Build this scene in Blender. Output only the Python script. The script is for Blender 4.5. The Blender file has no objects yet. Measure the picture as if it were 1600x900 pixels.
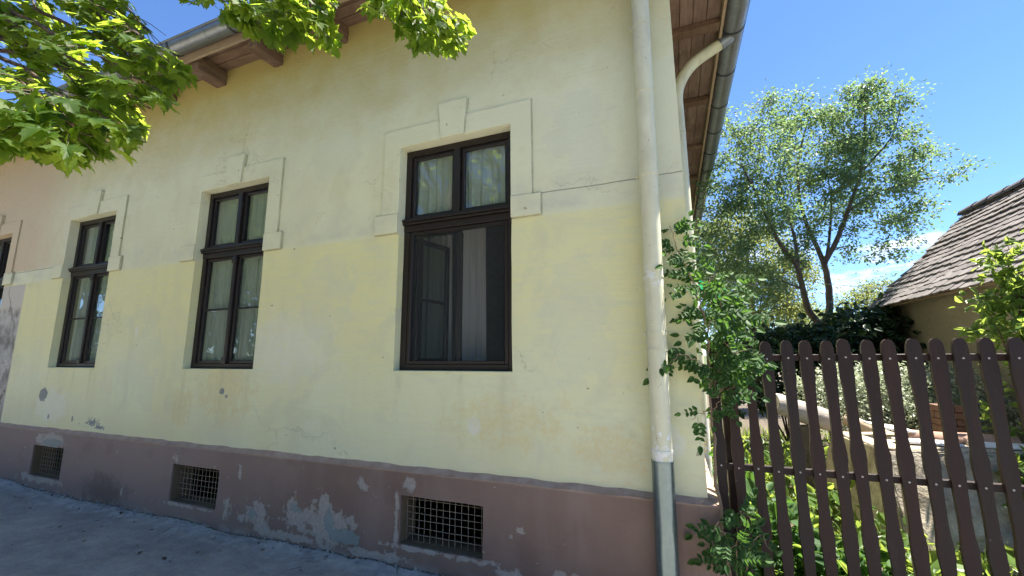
import bpy, bmesh, math, random
import numpy as np
from mathutils import Vector, Matrix

random.seed(7)
RNG = np.random.default_rng(7)
SC = bpy.context.scene
COL = SC.collection

# ------------------------------------------------------------------ camera
F_PX = 642.0
YAW, PITCH, ROLL = (math.radians(a) for a in (-21.0, 9.25, -0.35))
CAM = Vector((0.0, -2.977, 1.60))
_f = Vector((math.sin(YAW), math.cos(YAW), 0)); _r = Vector((math.cos(YAW), -math.sin(YAW), 0)); _u = Vector((0, 0, 1))
FWD = _f * math.cos(PITCH) + _u * math.sin(PITCH)
_u2 = -_f * math.sin(PITCH) + _u * math.cos(PITCH)
RIGHT = _r * math.cos(ROLL) + _u2 * math.sin(ROLL)
UP = -_r * math.sin(ROLL) + _u2 * math.cos(ROLL)
cd = bpy.data.cameras.new('camera'); cam = bpy.data.objects.new('camera', cd); COL.objects.link(cam)
cd.sensor_width = 36; cd.lens = F_PX / 1600 * 36; cd.clip_start = 0.05; cd.clip_end = 2000
m = Matrix((RIGHT, UP, -FWD)).transposed().to_4x4(); m.translation = CAM
cam.matrix_world = m
SC.camera = cam

# ------------------------------------------------------------------ sky and sun
SUN_AZ, SUN_EL = math.radians(60), math.radians(66)      # azimuth from +Y towards +X
SUN = Vector((math.sin(SUN_AZ) * math.cos(SUN_EL), math.cos(SUN_AZ) * math.cos(SUN_EL), math.sin(SUN_EL)))
W = bpy.data.worlds.new('World'); SC.world = W; W.use_nodes = True
wt = W.node_tree; wt.nodes.clear()
wo = wt.nodes.new('ShaderNodeOutputWorld'); bg = wt.nodes.new('ShaderNodeBackground')
sky = wt.nodes.new('ShaderNodeTexSky'); sky.sky_type = 'NISHITA'; sky.sun_disc = False
sky.sun_elevation = SUN_EL; sky.sun_rotation = SUN_AZ
sky.air_density = 0.75; sky.dust_density = 0.0; sky.ozone_density = 10.0; sky.altitude = 500
bg.inputs['Strength'].default_value = 0.076
# a few small fair-weather clouds low over the horizon, all the way round
tc = wt.nodes.new('ShaderNodeTexCoord'); sx = wt.nodes.new('ShaderNodeSeparateXYZ')
wt.links.new(tc.outputs['Generated'], sx.inputs[0])
mp = wt.nodes.new('ShaderNodeMapping'); mp.inputs['Scale'].default_value = (1, 1, 3.2)
wt.links.new(tc.outputs['Generated'], mp.inputs[0])
nz = wt.nodes.new('ShaderNodeTexNoise'); nz.inputs['Scale'].default_value = 5.2; nz.inputs['Detail'].default_value = 7
nz.inputs['Roughness'].default_value = 0.6
wt.links.new(mp.outputs[0], nz.inputs['Vector'])
cr = wt.nodes.new('ShaderNodeValToRGB'); cr.color_ramp.elements[0].position = 0.545; cr.color_ramp.elements[1].position = 0.67
wt.links.new(nz.outputs['Fac'], cr.inputs[0])
br = wt.nodes.new('ShaderNodeValToRGB')
for p, v in ((0.0, 1), (0.17, 1), (0.27, 0)):
    e = br.color_ramp.elements.new(p) if p not in (0.0,) else br.color_ramp.elements[0]
    e.position = p; e.color = (v, v, v, 1)
br.color_ramp.elements[-1].position = 1; br.color_ramp.elements[-1].color = (0, 0, 0, 1)
wt.links.new(sx.outputs['Z'], br.inputs[0])
mu = wt.nodes.new('ShaderNodeMath'); mu.operation = 'MULTIPLY'
wt.links.new(cr.outputs[0], mu.inputs[0]); wt.links.new(br.outputs[0], mu.inputs[1])
mx = wt.nodes.new('ShaderNodeMix'); mx.data_type = 'RGBA'
wt.links.new(mu.outputs[0], mx.inputs[0]); wt.links.new(sky.outputs[0], mx.inputs[6]); mx.inputs[7].default_value = (5.6, 5.6, 5.6, 1)
wt.links.new(mx.outputs[2], bg.inputs['Color']); wt.links.new(bg.outputs[0], wo.inputs['Surface'])
sd = bpy.data.lights.new('sun', 'SUN'); sun = bpy.data.objects.new('sun', sd); COL.objects.link(sun)
sd.energy = 4.7; sd.angle = math.radians(0.55); sd.color = (1.0, 0.93, 0.82)
sun.rotation_euler = SUN.to_track_quat('Z', 'Y').to_euler()
SC.view_settings.view_transform = 'Standard'; SC.view_settings.look = 'None'
SC.view_settings.exposure = 2.12; SC.view_settings.gamma = 1
SC.render.engine = 'CYCLES'
SC.cycles.max_bounces = 7; SC.cycles.diffuse_bounces = 4; SC.cycles.transparent_max_bounces = 14
SC.cycles.use_denoising = True; SC.cycles.use_adaptive_sampling = True; SC.cycles.adaptive_threshold = 0.02
SC.cycles.sample_clamp_indirect = 8

def at(px, py, t):
    """a point t metres in front of the photographer, in the direction of a picture point of the 1600 x 900 photograph"""
    return CAM + (RIGHT * ((px - 800) / F_PX) - UP * ((py - 450) / F_PX) + FWD) * t

# ------------------------------------------------------------------ material helpers
class MG:
    def __init__(self, name):
        self.m = bpy.data.materials.new(name); self.m.use_nodes = True
        self.t = self.m.node_tree; self.t.nodes.clear()
        self.out = self.t.nodes.new('ShaderNodeOutputMaterial')
        self._pos = None
    def put(self, sock, v):
        if isinstance(v, bpy.types.NodeSocket): self.t.links.new(v, sock)
        elif v is not None:
            if isinstance(v, (tuple, list)) and sock.type == 'RGBA' and len(v) == 3: v = (*v, 1)
            sock.default_value = v
    def n(self, typ, props=None, **ins):
        nd = self.t.nodes.new(typ)
        for k, v in (props or {}).items(): setattr(nd, k, v)
        for k, v in ins.items():
            k = k.replace('_', ' ')
            self.put(nd.inputs[k], v)
        return nd
    def pos(self):
        if not self._pos: self._pos = self.n('ShaderNodeNewGeometry').outputs['Position']
        return self._pos
    def xyz(self, v=None):
        s = self.n('ShaderNodeSeparateXYZ'); self.put(s.inputs[0], v or self.pos()); return s.outputs
    def math(self, op, a, b=None, c=None, clamp=False):
        nd = self.t.nodes.new('ShaderNodeMath'); nd.operation = op; nd.use_clamp = clamp
        for i, v in enumerate((a, b, c)):
            if v is not None: self.put(nd.inputs[i], v)
        return nd.outputs[0]
    def noise(self, scale, detail=4, rough=0.55, vec=None, stretch=None, dist=0.0):
        v = vec or self.pos()
        if stretch:
            mp = self.n('ShaderNodeMapping'); self.put(mp.inputs[0], v); mp.inputs['Scale'].default_value = stretch; v = mp.outputs[0]
        nd = self.n('ShaderNodeTexNoise', None, Scale=scale, Detail=detail, Roughness=rough, Distortion=dist); self.put(nd.inputs['Vector'], v)
        return nd.outputs['Fac']
    def map(self, v, a, b, c=0.0, d=1.0, smooth=False):
        nd = self.n('ShaderNodeMapRange', {'interpolation_type': 'SMOOTHSTEP' if smooth else 'LINEAR'})
        for i, x in enumerate((v, a, b, c, d)): self.put(nd.inputs[i], x)
        return nd.outputs[0]
    def mix(self, fac, a, b, blend='MIX'):
        nd = self.n('ShaderNodeMix', {'data_type': 'RGBA', 'blend_type': blend}); nd.clamp_factor = True
        self.put(nd.inputs[0], fac); self.put(nd.inputs[6], a); self.put(nd.inputs[7], b)
        return nd.outputs[2]
    def patch(self, cx, cz, rx, rz, nfac, amp=0.9, edge=0.12):
        """mask of a ragged patch of wear on an upright wall, centred (cx, cz)"""
        o = self._xyz if hasattr(self, '_xyz') else self.xyz(); self._xyz = o
        dx = self.math('MULTIPLY', self.math('SUBTRACT', o[0], cx), 1 / rx)
        dz = self.math('MULTIPLY', self.math('SUBTRACT', o[2], cz), 1 / rz)
        d = self.math('SQRT', self.math('ADD', self.math('MULTIPLY', dx, dx), self.math('MULTIPLY', dz, dz)))
        d = self.math('ADD', d, self.math('MULTIPLY', self.math('SUBTRACT', nfac, 0.5), amp * 3.4))
        return self.map(d, 1 - edge * 0.7, 1 + edge * 0.7, 1.0, 0.0)
    def mx(self, *masks):
        r = masks[0]
        for k in masks[1:]: r = self.math('MAXIMUM', r, k)
        return r
    def bump(self, h, strength=0.3, dist=0.01, normal=None):
        nd = self.n('ShaderNodeBump', None, Strength=strength, Distance=dist, Height=h)
        if normal: self.put(nd.inputs['Normal'], normal)
        return nd.outputs[0]
    def bsdf(self, color, rough=0.8, normal=None, metallic=0.0, spec=0.5, **kw):
        b = self.n('ShaderNodeBsdfPrincipled')
        self.put(b.inputs['Base Color'], color); self.put(b.inputs['Roughness'], rough); self.put(b.inputs['Metallic'], metallic)
        self.put(b.inputs['Specular IOR Level'], spec)
        if normal: self.put(b.inputs['Normal'], normal)
        for k, v in kw.items(): self.put(b.inputs[k.replace('_', ' ')], v)
        return b.outputs[0]
    def done(self, shader):
        self.t.links.new(shader, self.out.inputs['Surface']); return self.m

MAT = {}
def mat_simple(name, c1, c2, scale, rough=0.8, bump=0.3, bdist=0.004, stretch=None, metallic=0.0, spec=0.4, detail=6):
    g = MG(name); n = g.noise(scale, detail, 0.6, stretch=stretch)
    n2 = g.noise(scale * 7, 4, 0.6, stretch=stretch)
    col = g.mix(g.map(n, 0.3, 0.7), c1, c2)
    col = g.mix(g.map(n2, 0.35, 0.75, 0.0, 0.35), col, tuple(x * 0.55 for x in c1))
    h = g.math('ADD', n, g.math('MULTIPLY', n2, 0.5))
    MAT[name] = g.done(g.bsdf(col, rough, g.bump(h, bump, bdist), metallic, spec)); return MAT[name]

def mat_leaf(name, c1, c2, trans, tcol, rough=0.45, spec=0.5, pale=None):
    """leaf: reflecting upper skin plus light let through; every leaf has its own shade"""
    g = MG(name)
    rnd = g.n('ShaderNodeNewGeometry').outputs['Random Per Island']
    oi = g.n('ShaderNodeObjectInfo').outputs['Random']
    r = g.math('FRACT', g.math('ADD', rnd, oi))
    col = g.mix(r, c1, c2)
    tc_ = g.mix(r, tcol, tuple(x * 0.72 for x in tcol))
    if pale:
        pm = g.map(g.noise(60, 3), 0.45, 0.55)
        col = g.mix(pm, col, pale)
    b = g.bsdf(col, rough, None, 0, spec)
    t = g.n('ShaderNodeBsdfTranslucent', None, Color=tc_).outputs[0]
    mxs = g.n('ShaderNodeMixShader'); mxs.inputs[0].default_value = trans
    g.t.links.new(b, mxs.inputs[1]); g.t.links.new(t, mxs.inputs[2])
    MAT[name] = g.done(mxs.outputs[0]); return MAT[name]

WIN_X = (-1.69, -4.47, -7.235)
# --- facade plaster: yellow limewash below the impost line, paler above, bare pink and grey plaster at the far left
def make_wall_material():
    g = MG('facade_plaster'); o = g.xyz(); g._xyz = o
    big = g.noise(0.9, 5, 0.55); mid = g.noise(3.5, 6, 0.6); fine = g.noise(28, 5, 0.65); rag = g.noise(9, 8, 0.72)
    streak = g.noise(2.2, 5, 0.6, stretch=(1.0, 1.0, 0.18)); brush = g.noise(6, 4, 0.6, stretch=(0.5, 1, 5.0))
    low = g.mix(g.map(big, 0.35, 0.65), (0.66, 0.635, 0.37), (0.66, 0.665, 0.46))
    low = g.mix(g.map(g.math('ADD', o[2], g.math('MULTIPLY', g.math('SUBTRACT', mid, 0.5), 0.8)), 1.35, 2.15, 0, 0.75), low, (0.69, 0.64, 0.325))
    low = g.mix(g.map(brush, 0.42, 0.72, 0, 0.45), low, (0.58, 0.60, 0.44))
    up = g.mix(g.map(big, 0.35, 0.65), (0.67, 0.67, 0.485), (0.62, 0.615, 0.43))
    up = g.mix(g.map(streak, 0.5, 0.75, 0, 0.4), up, (0.57, 0.545, 0.36))
    low = g.mix(g.map(streak, 0.5, 0.72, 0, 0.5), low, (0.57, 0.55, 0.36))
    low = g.mix(g.map(g.noise(1.7, 7, 0.68, dist=0.6), 0.52, 0.66, 0, 0.55), low, (0.55, 0.545, 0.385))
    low = g.mix(g.map(o[2], 1.15, 0.72, 0, 0.3), low, (0.55, 0.53, 0.40))
    up = g.mix(g.map(g.noise(1.5, 7, 0.68, dist=0.6), 0.52, 0.68, 0, 0.5), up, (0.56, 0.535, 0.36))
    zb = g.math('ADD', o[2], g.math('MULTIPLY', g.math('SUBTRACT', rag, 0.5), 0.05))
    col = g.mix(g.map(zb, 2.665, 2.695), low, up)
    # grey soiling just above the paint line, ochre breakthrough, damp at the foot
    soil = g.math('MULTIPLY', g.map(zb, 2.69, 2.74), g.math('MULTIPLY', g.map(o[2], 2.78, 3.12, 1, 0), g.map(mid, 0.42, 0.7)))
    col = g.mix(g.math('MULTIPLY', soil, 0.55), col, (0.45, 0.45, 0.40))
    eave = g.map(g.math('ADD', o[2], g.math('MULTIPLY', g.math('SUBTRACT', mid, 0.5), 0.9)), 3.7, 4.75)  # brown darkening towards the eaves: shade and warm bounce painted into the colour
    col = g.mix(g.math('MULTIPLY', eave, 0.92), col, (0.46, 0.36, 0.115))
    och = g.mx(g.patch(-4.30, 1.25, 0.36, 0.26, rag, 1.6, 0.4), g.patch(-4.95, 1.1, 0.14, 0.2, rag, 1.8, 0.6), g.patch(-0.4, 0.95, 0.25, 0.14, rag, 1.8, 0.6), g.patch(-1.2, 1.1, 0.4, 0.16, rag, 2.0, 0.7))
    och = g.math('MULTIPLY', och, g.map(g.noise(24, 5, 0.7), 0.35, 0.6, 0.25, 1))
    col = g.mix(g.math('MULTIPLY', och, 0.42), col, (0.60, 0.45, 0.19))
    whi = g.mx(g.patch(-7.5, 1.0, 0.36, 0.20, rag, 0.9, 0.3), g.patch(-1.47, 1.06, 0.06, 0.07, rag, 0.9, 0.2), g.patch(-0.02, 1.02, 0.07, 0.10, rag, 0.8, 0.25), g.patch(-5.93, 1.9, 0.03, 0.07, rag, 0.8, 0.25), g.patch(-3.5, 1.7, 0.5, 0.3, rag, 1.0, 0.7))
    whi = g.math('MULTIPLY', whi, g.map(g.noise(18, 5, 0.7), 0.3, 0.6, 0.2, 1))
    col = g.mix(g.math('MULTIPLY', whi, 0.6), col, (0.66, 0.66, 0.63))
    gre = g.mx(g.patch(-7.77, 1.13, 0.10, 0.08, rag, 0.7, 0.08), g.patch(-4.34, 1.25, 0.035, 0.03, rag, 0.9, 0.1), g.patch(-4.27, 1.20, 0.02, 0.02, rag, 0.9, 0.1), g.patch(-6.55, 0.83, 0.10, 0.035, g.noise(30, 4), 1.6, 0.1), g.patch(-6.40, 0.78, 0.09, 0.02, g.noise(34, 4), 1.6, 0.1), g.patch(-7.0, 0.85, 0.02, 0.035, rag, 0.9, 0.1), g.patch(-7.55, 0.85, 0.02, 0.035, rag, 0.9, 0.1))
    col = g.mix(gre, col, (0.24, 0.25, 0.25))
    # fallen specks of paint
    spk = g.map(g.noise(13, 2, 0.5), 0.745, 0.76)
    col = g.mix(g.math('MULTIPLY', spk, 0.65), col, (0.22, 0.17, 0.11))
    # far left: not painted yellow
    xb = g.math('ADD', o[0], g.math('MULTIPLY', g.math('SUBTRACT', rag, 0.5), 0.03))
    leftlow = g.math('MULTIPLY', g.map(xb, -8.78, -8.74, 1, 0), g.map(zb, 2.66, 2.68, 1, 0))
    bare = g.mix(g.map(mid, 0.38, 0.6), (0.19, 0.18, 0.165), (0.46, 0.44, 0.41))
    bare = g.mix(g.map(g.noise(5, 6, 0.65), 0.56, 0.63), bare, (0.16, 0.13, 0.11))
    bare = g.mix(g.map(o[2], 2.2, 2.35), bare, (0.50, 0.46, 0.40))
    col = g.mix(leftlow, col, bare)
    pink = g.math('MULTIPLY', g.map(g.math('ADD', o[0], g.math('MULTIPLY', mid, 1.0)), -8.3, -7.1, 1, 0), g.map(zb, 2.86, 2.88))
    col = g.mix(g.math('MULTIPLY', pink, 0.75), col, (0.54, 0.40, 0.27))
    # crack along the impost height to the right of the near window
    cz = g.math('ADD', g.math('SUBTRACT', o[2], 2.868), g.math('MULTIPLY', g.math('SUBTRACT', g.noise(2.5, 5), 0.5), 0.03))
    crack = g.math('MULTIPLY', g.map(g.math('ABSOLUTE', cz), 0.0, 0.006, 1, 0), g.map(o[0], -0.97, -0.95))
    crack = g.mx(crack, g.math('MULTIPLY', g.map(g.math('ABSOLUTE', g.math('SUBTRACT', cz, -0.01)), 0.0, 0.006, 1, 0), g.math('MULTIPLY', g.map(o[0], -9.3, -9.29), g.map(o[0], -8.05, -8.04, 1, 0))))
    vz = g.math('ADD', g.math('ADD', o[0], g.math('MULTIPLY', o[2], 0.45)), g.math('MULTIPLY', g.noise(3, 5), 0.45))
    crk2 = g.math('MULTIPLY', g.map(g.math('ABSOLUTE', g.math('ADD', vz, 7.78)), 0.0, 0.02, 1, 0), leftlow)
    crack = g.mx(crack, crk2)
    col = g.mix(g.math('MULTIPLY', crack, 0.7), col, (0.12, 0.10, 0.07))
    wv = g.n('ShaderNodeVectorMath', {'operation': 'ADD'}); g.put(wv.inputs[0], g.pos())
    nv = g.n('ShaderNodeTexNoise', None, Scale=2.2, Detail=6.0, Roughness=0.65); g.put(nv.inputs['Vector'], g.pos())
    sc_ = g.n('ShaderNodeVectorMath', {'operation': 'SCALE'}); g.put(sc_.inputs[0], nv.outputs['Color']); sc_.inputs['Scale'].default_value = 0.7; g.put(wv.inputs[1], sc_.outputs[0])
    vo = g.n('ShaderNodeTexVoronoi', {'feature': 'DISTANCE_TO_EDGE'}, Scale=0.8); g.put(vo.inputs['Vector'], wv.outputs[0])
    hair = g.math('MULTIPLY', g.map(vo.outputs['Distance'], 0.0, 0.0035, 1, 0), g.map(g.noise(0.8, 3), 0.50, 0.58))
    col = g.mix(g.math('MULTIPLY', hair, 0.45), col, (0.25, 0.21, 0.13))
    crack = g.mx(crack, g.math('MULTIPLY', hair, 0.5))
    drip = None
    for wc in WIN_X:
        for dx in (-0.50, 0.48, 0.1):
            dm = g.math('MULTIPLY', g.map(g.math('ABSOLUTE', g.math('SUBTRACT', g.math('ADD', o[0], g.math('MULTIPLY', g.math('SUBTRACT', mid, 0.5), 0.10)), wc + dx)), 0.0, 0.05, 1, 0, True), g.math('MULTIPLY', g.map(o[2], 1.44, 1.46, 1, 0), g.map(o[2], 0.85, 1.45, 0, 1)))
            drip = dm if drip is None else g.mx(drip, dm)
    col = g.mix(g.math('MULTIPLY', g.math('MULTIPLY', drip, g.map(rag, 0.35, 0.65)), 0.38), col, (0.36, 0.34, 0.24))
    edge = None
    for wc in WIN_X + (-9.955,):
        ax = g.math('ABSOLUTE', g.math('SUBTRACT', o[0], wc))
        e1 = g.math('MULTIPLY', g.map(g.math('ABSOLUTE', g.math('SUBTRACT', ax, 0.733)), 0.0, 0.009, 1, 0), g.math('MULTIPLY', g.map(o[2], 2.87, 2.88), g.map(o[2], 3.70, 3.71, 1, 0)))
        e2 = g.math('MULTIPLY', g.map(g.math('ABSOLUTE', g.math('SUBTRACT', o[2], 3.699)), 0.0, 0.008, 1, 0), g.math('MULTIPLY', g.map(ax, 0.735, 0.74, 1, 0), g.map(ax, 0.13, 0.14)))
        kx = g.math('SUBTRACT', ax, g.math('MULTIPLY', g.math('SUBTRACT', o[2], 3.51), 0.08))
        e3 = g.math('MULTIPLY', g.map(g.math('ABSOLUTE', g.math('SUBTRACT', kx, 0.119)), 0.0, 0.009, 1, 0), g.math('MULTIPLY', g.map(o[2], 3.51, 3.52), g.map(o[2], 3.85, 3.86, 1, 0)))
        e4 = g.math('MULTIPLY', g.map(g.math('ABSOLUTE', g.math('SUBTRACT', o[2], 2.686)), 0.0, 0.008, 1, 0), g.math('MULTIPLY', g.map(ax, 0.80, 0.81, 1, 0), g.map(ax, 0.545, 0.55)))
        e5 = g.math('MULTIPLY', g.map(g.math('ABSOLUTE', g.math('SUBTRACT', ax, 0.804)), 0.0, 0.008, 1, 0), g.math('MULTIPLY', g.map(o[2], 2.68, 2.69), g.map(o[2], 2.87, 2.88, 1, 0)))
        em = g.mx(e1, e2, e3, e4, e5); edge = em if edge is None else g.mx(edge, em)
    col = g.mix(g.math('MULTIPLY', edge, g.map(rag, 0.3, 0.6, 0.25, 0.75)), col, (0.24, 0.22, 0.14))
    rep_ = g.mx(g.patch(-5.75, 1.6, 0.35, 0.5, mid, 1.2, 0.08), g.patch(-3.05, 2.1, 0.28, 0.35, mid, 1.2, 0.08), g.patch(-0.6, 1.9, 0.25, 0.45, mid, 1.2, 0.08), g.patch(-3.0, 3.6, 0.4, 0.25, mid, 1.2, 0.1), g.patch(-0.55, 3.3, 0.22, 0.35, mid, 1.2, 0.1))
    col = g.mix(g.math('MULTIPLY', rep_, 0.22), col, (0.52, 0.54, 0.45))
    h = g.math('ADD', g.math('MULTIPLY', fine, 0.25), g.math('ADD', g.math('MULTIPLY', mid, 1.3), g.math('MULTIPLY', brush, 0.35)))
    h = g.math('SUBTRACT', h, g.math('MULTIPLY', g.mx(gre, crack), 0.8))
    h = g.math('SUBTRACT', h, g.math('MULTIPLY', leftlow, g.math('MULTIPLY', rag, 2.0)))
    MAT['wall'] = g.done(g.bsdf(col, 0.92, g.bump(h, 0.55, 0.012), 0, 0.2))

def make_plinth_material():
    g = MG('plinth_paint'); o = g.xyz(); g._xyz = o
    big = g.noise(1.6, 5, 0.55); mid = g.noise(5, 6, 0.6); rag = g.noise(10, 9, 0.74); fine = g.noise(40, 5, 0.65)
    streak = g.noise(4, 4, 0.6, stretch=(1, 1, 0.15))
    col = g.mix(g.map(big, 0.35, 0.65), (0.185, 0.122, 0.097), (0.225, 0.157, 0.128))
    col = g.mix(g.map(streak, 0.5, 0.75, 0, 0.4), col, (0.28, 0.21, 0.19))
    col = g.mix(g.map(o[0], -5.2, -2.6, 0.75, 0), col, (0.265, 0.205, 0.188))
    col = g.mix(g.map(g.noise(2.6, 6, 0.65), 0.55, 0.7, 0, 0.35), col, (0.15, 0.09, 0.075))
    col = g.mix(g.math('MULTIPLY', g.patch(-6.05, 0.12, 0.38, 0.16, rag, 0.7, 0.6), 0.6), col, (0.08, 0.06, 0.055))
    pale = g.mx(g.patch(-3.66, 0.19, 0.17, 0.11, rag, 1.7, 0.12), g.patch(-3.16, 0.20, 0.15, 0.12, rag, 2.2, 0.10), g.patch(-2.78, 0.19, 0.24, 0.16, rag, 1.3, 0.10), g.patch(-2.85, 0.33, 0.06, 0.12, rag, 1.6, 0.10),
                g.patch(-2.45, 0.55, 0.045, 0.05, rag, 1.9, 0.10), g.patch(-2.11, 0.30, 0.018, 0.16, rag, 2.0, 0.10), g.patch(-2.0, 0.585, 0.05, 0.045, rag, 1.8, 0.10), g.patch(-1.08, 0.38, 0.03, 0.03, rag, 1.4, 0.10),
                g.patch(-1.14, 0.08, 0.12, 0.04, rag, 1.8, 0.14), g.patch(-0.72, 0.14, 0.09, 0.022, rag, 2.2, 0.14), g.patch(-7.30, 0.60, 0.30, 0.09, rag, 1.4, 0.12), g.patch(-5.7, 0.15, 0.018, 0.05, rag, 0.8, 0.10),
                g.patch(-4.84, 0.57, 0.06, 0.05, rag, 2.0, 0.10), g.patch(-4.05, 0.16, 0.06, 0.10, rag, 2.0, 0.12), g.patch(-4.62, 0.13, 0.30, 0.018, rag, 2.0, 0.12), g.patch(-3.9, 0.52, 0.02, 0.05, rag, 1.6, 0.10),
                g.patch(-7.45, 0.12, 0.40, 0.035, rag, 2.0, 0.12), g.patch(-1.72, 0.135, 0.36, 0.018, rag, 2.2, 0.12), g.patch(-2.3, 0.04, 0.3, 0.025, rag, 2.2, 0.12), g.patch(-3.3, 0.05, 0.35, 0.03, rag, 2.2, 0.12))
    foot = g.math('MULTIPLY', g.map(g.math('ADD', o[2], g.math('MULTIPLY', rag, 0.10)), 0.06, 0.11, 1, 0), g.map(mid, 0.45, 0.6))
    ledge = g.math('MULTIPLY', g.map(o[2], 0.69, 0.705), g.map(mid, 0.50, 0.62))
    chips = g.map(g.noise(11, 3, 0.6), 0.705, 0.72)
    pale = g.mx(pale, g.math('MULTIPLY', foot, 0.7), g.math('MULTIPLY', ledge, 0.6), g.math('MULTIPLY', chips, 0.7))
    col = g.mix(g.math('MULTIPLY', pale, 0.72), col, g.mix(g.map(fine, 0.35, 0.65), (0.34, 0.30, 0.26), (0.47, 0.44, 0.40)))
    blue = g.mx(g.patch(-2.62, 0.13, 0.17, 0.06, rag, 0.9, 0.06), g.patch(-2.79, 0.22, 0.045, 0.08, rag, 0.8, 0.06), g.patch(-3.16, 0.28, 0.06, 0.03, rag, 1.6, 0.06), g.patch(-7.25, 0.565, 0.20, 0.045, rag, 0.8, 0.08), g.patch(-3.70, 0.18, 0.05, 0.05, rag, 1.8, 0.15))
    col = g.mix(blue, col, g.mix(g.map(fine, 0.3, 0.7), (0.20, 0.225, 0.215), (0.27, 0.295, 0.28)))
    col = g.mix(g.map(o[2], 0.675, 0.69, 0, 0.85), col, g.mix(g.map(rag, 0.35, 0.65), (0.34, 0.225, 0.165), (0.46, 0.345, 0.27)))
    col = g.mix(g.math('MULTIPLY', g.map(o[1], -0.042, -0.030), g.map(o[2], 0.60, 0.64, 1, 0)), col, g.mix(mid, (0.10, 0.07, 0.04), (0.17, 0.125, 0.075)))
    h = g.math('ADD', g.math('MULTIPLY', fine, 0.3), g.math('MULTIPLY', mid, 1.2))
    h = g.math('SUBTRACT', h, g.math('ADD', g.math('MULTIPLY', pale, 0.5), g.math('MULTIPLY', blue, 0.5)))
    MAT['plinth'] = g.done(g.bsdf(col, 0.85, g.bump(h, 0.6, 0.012), 0, 0.3))

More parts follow.
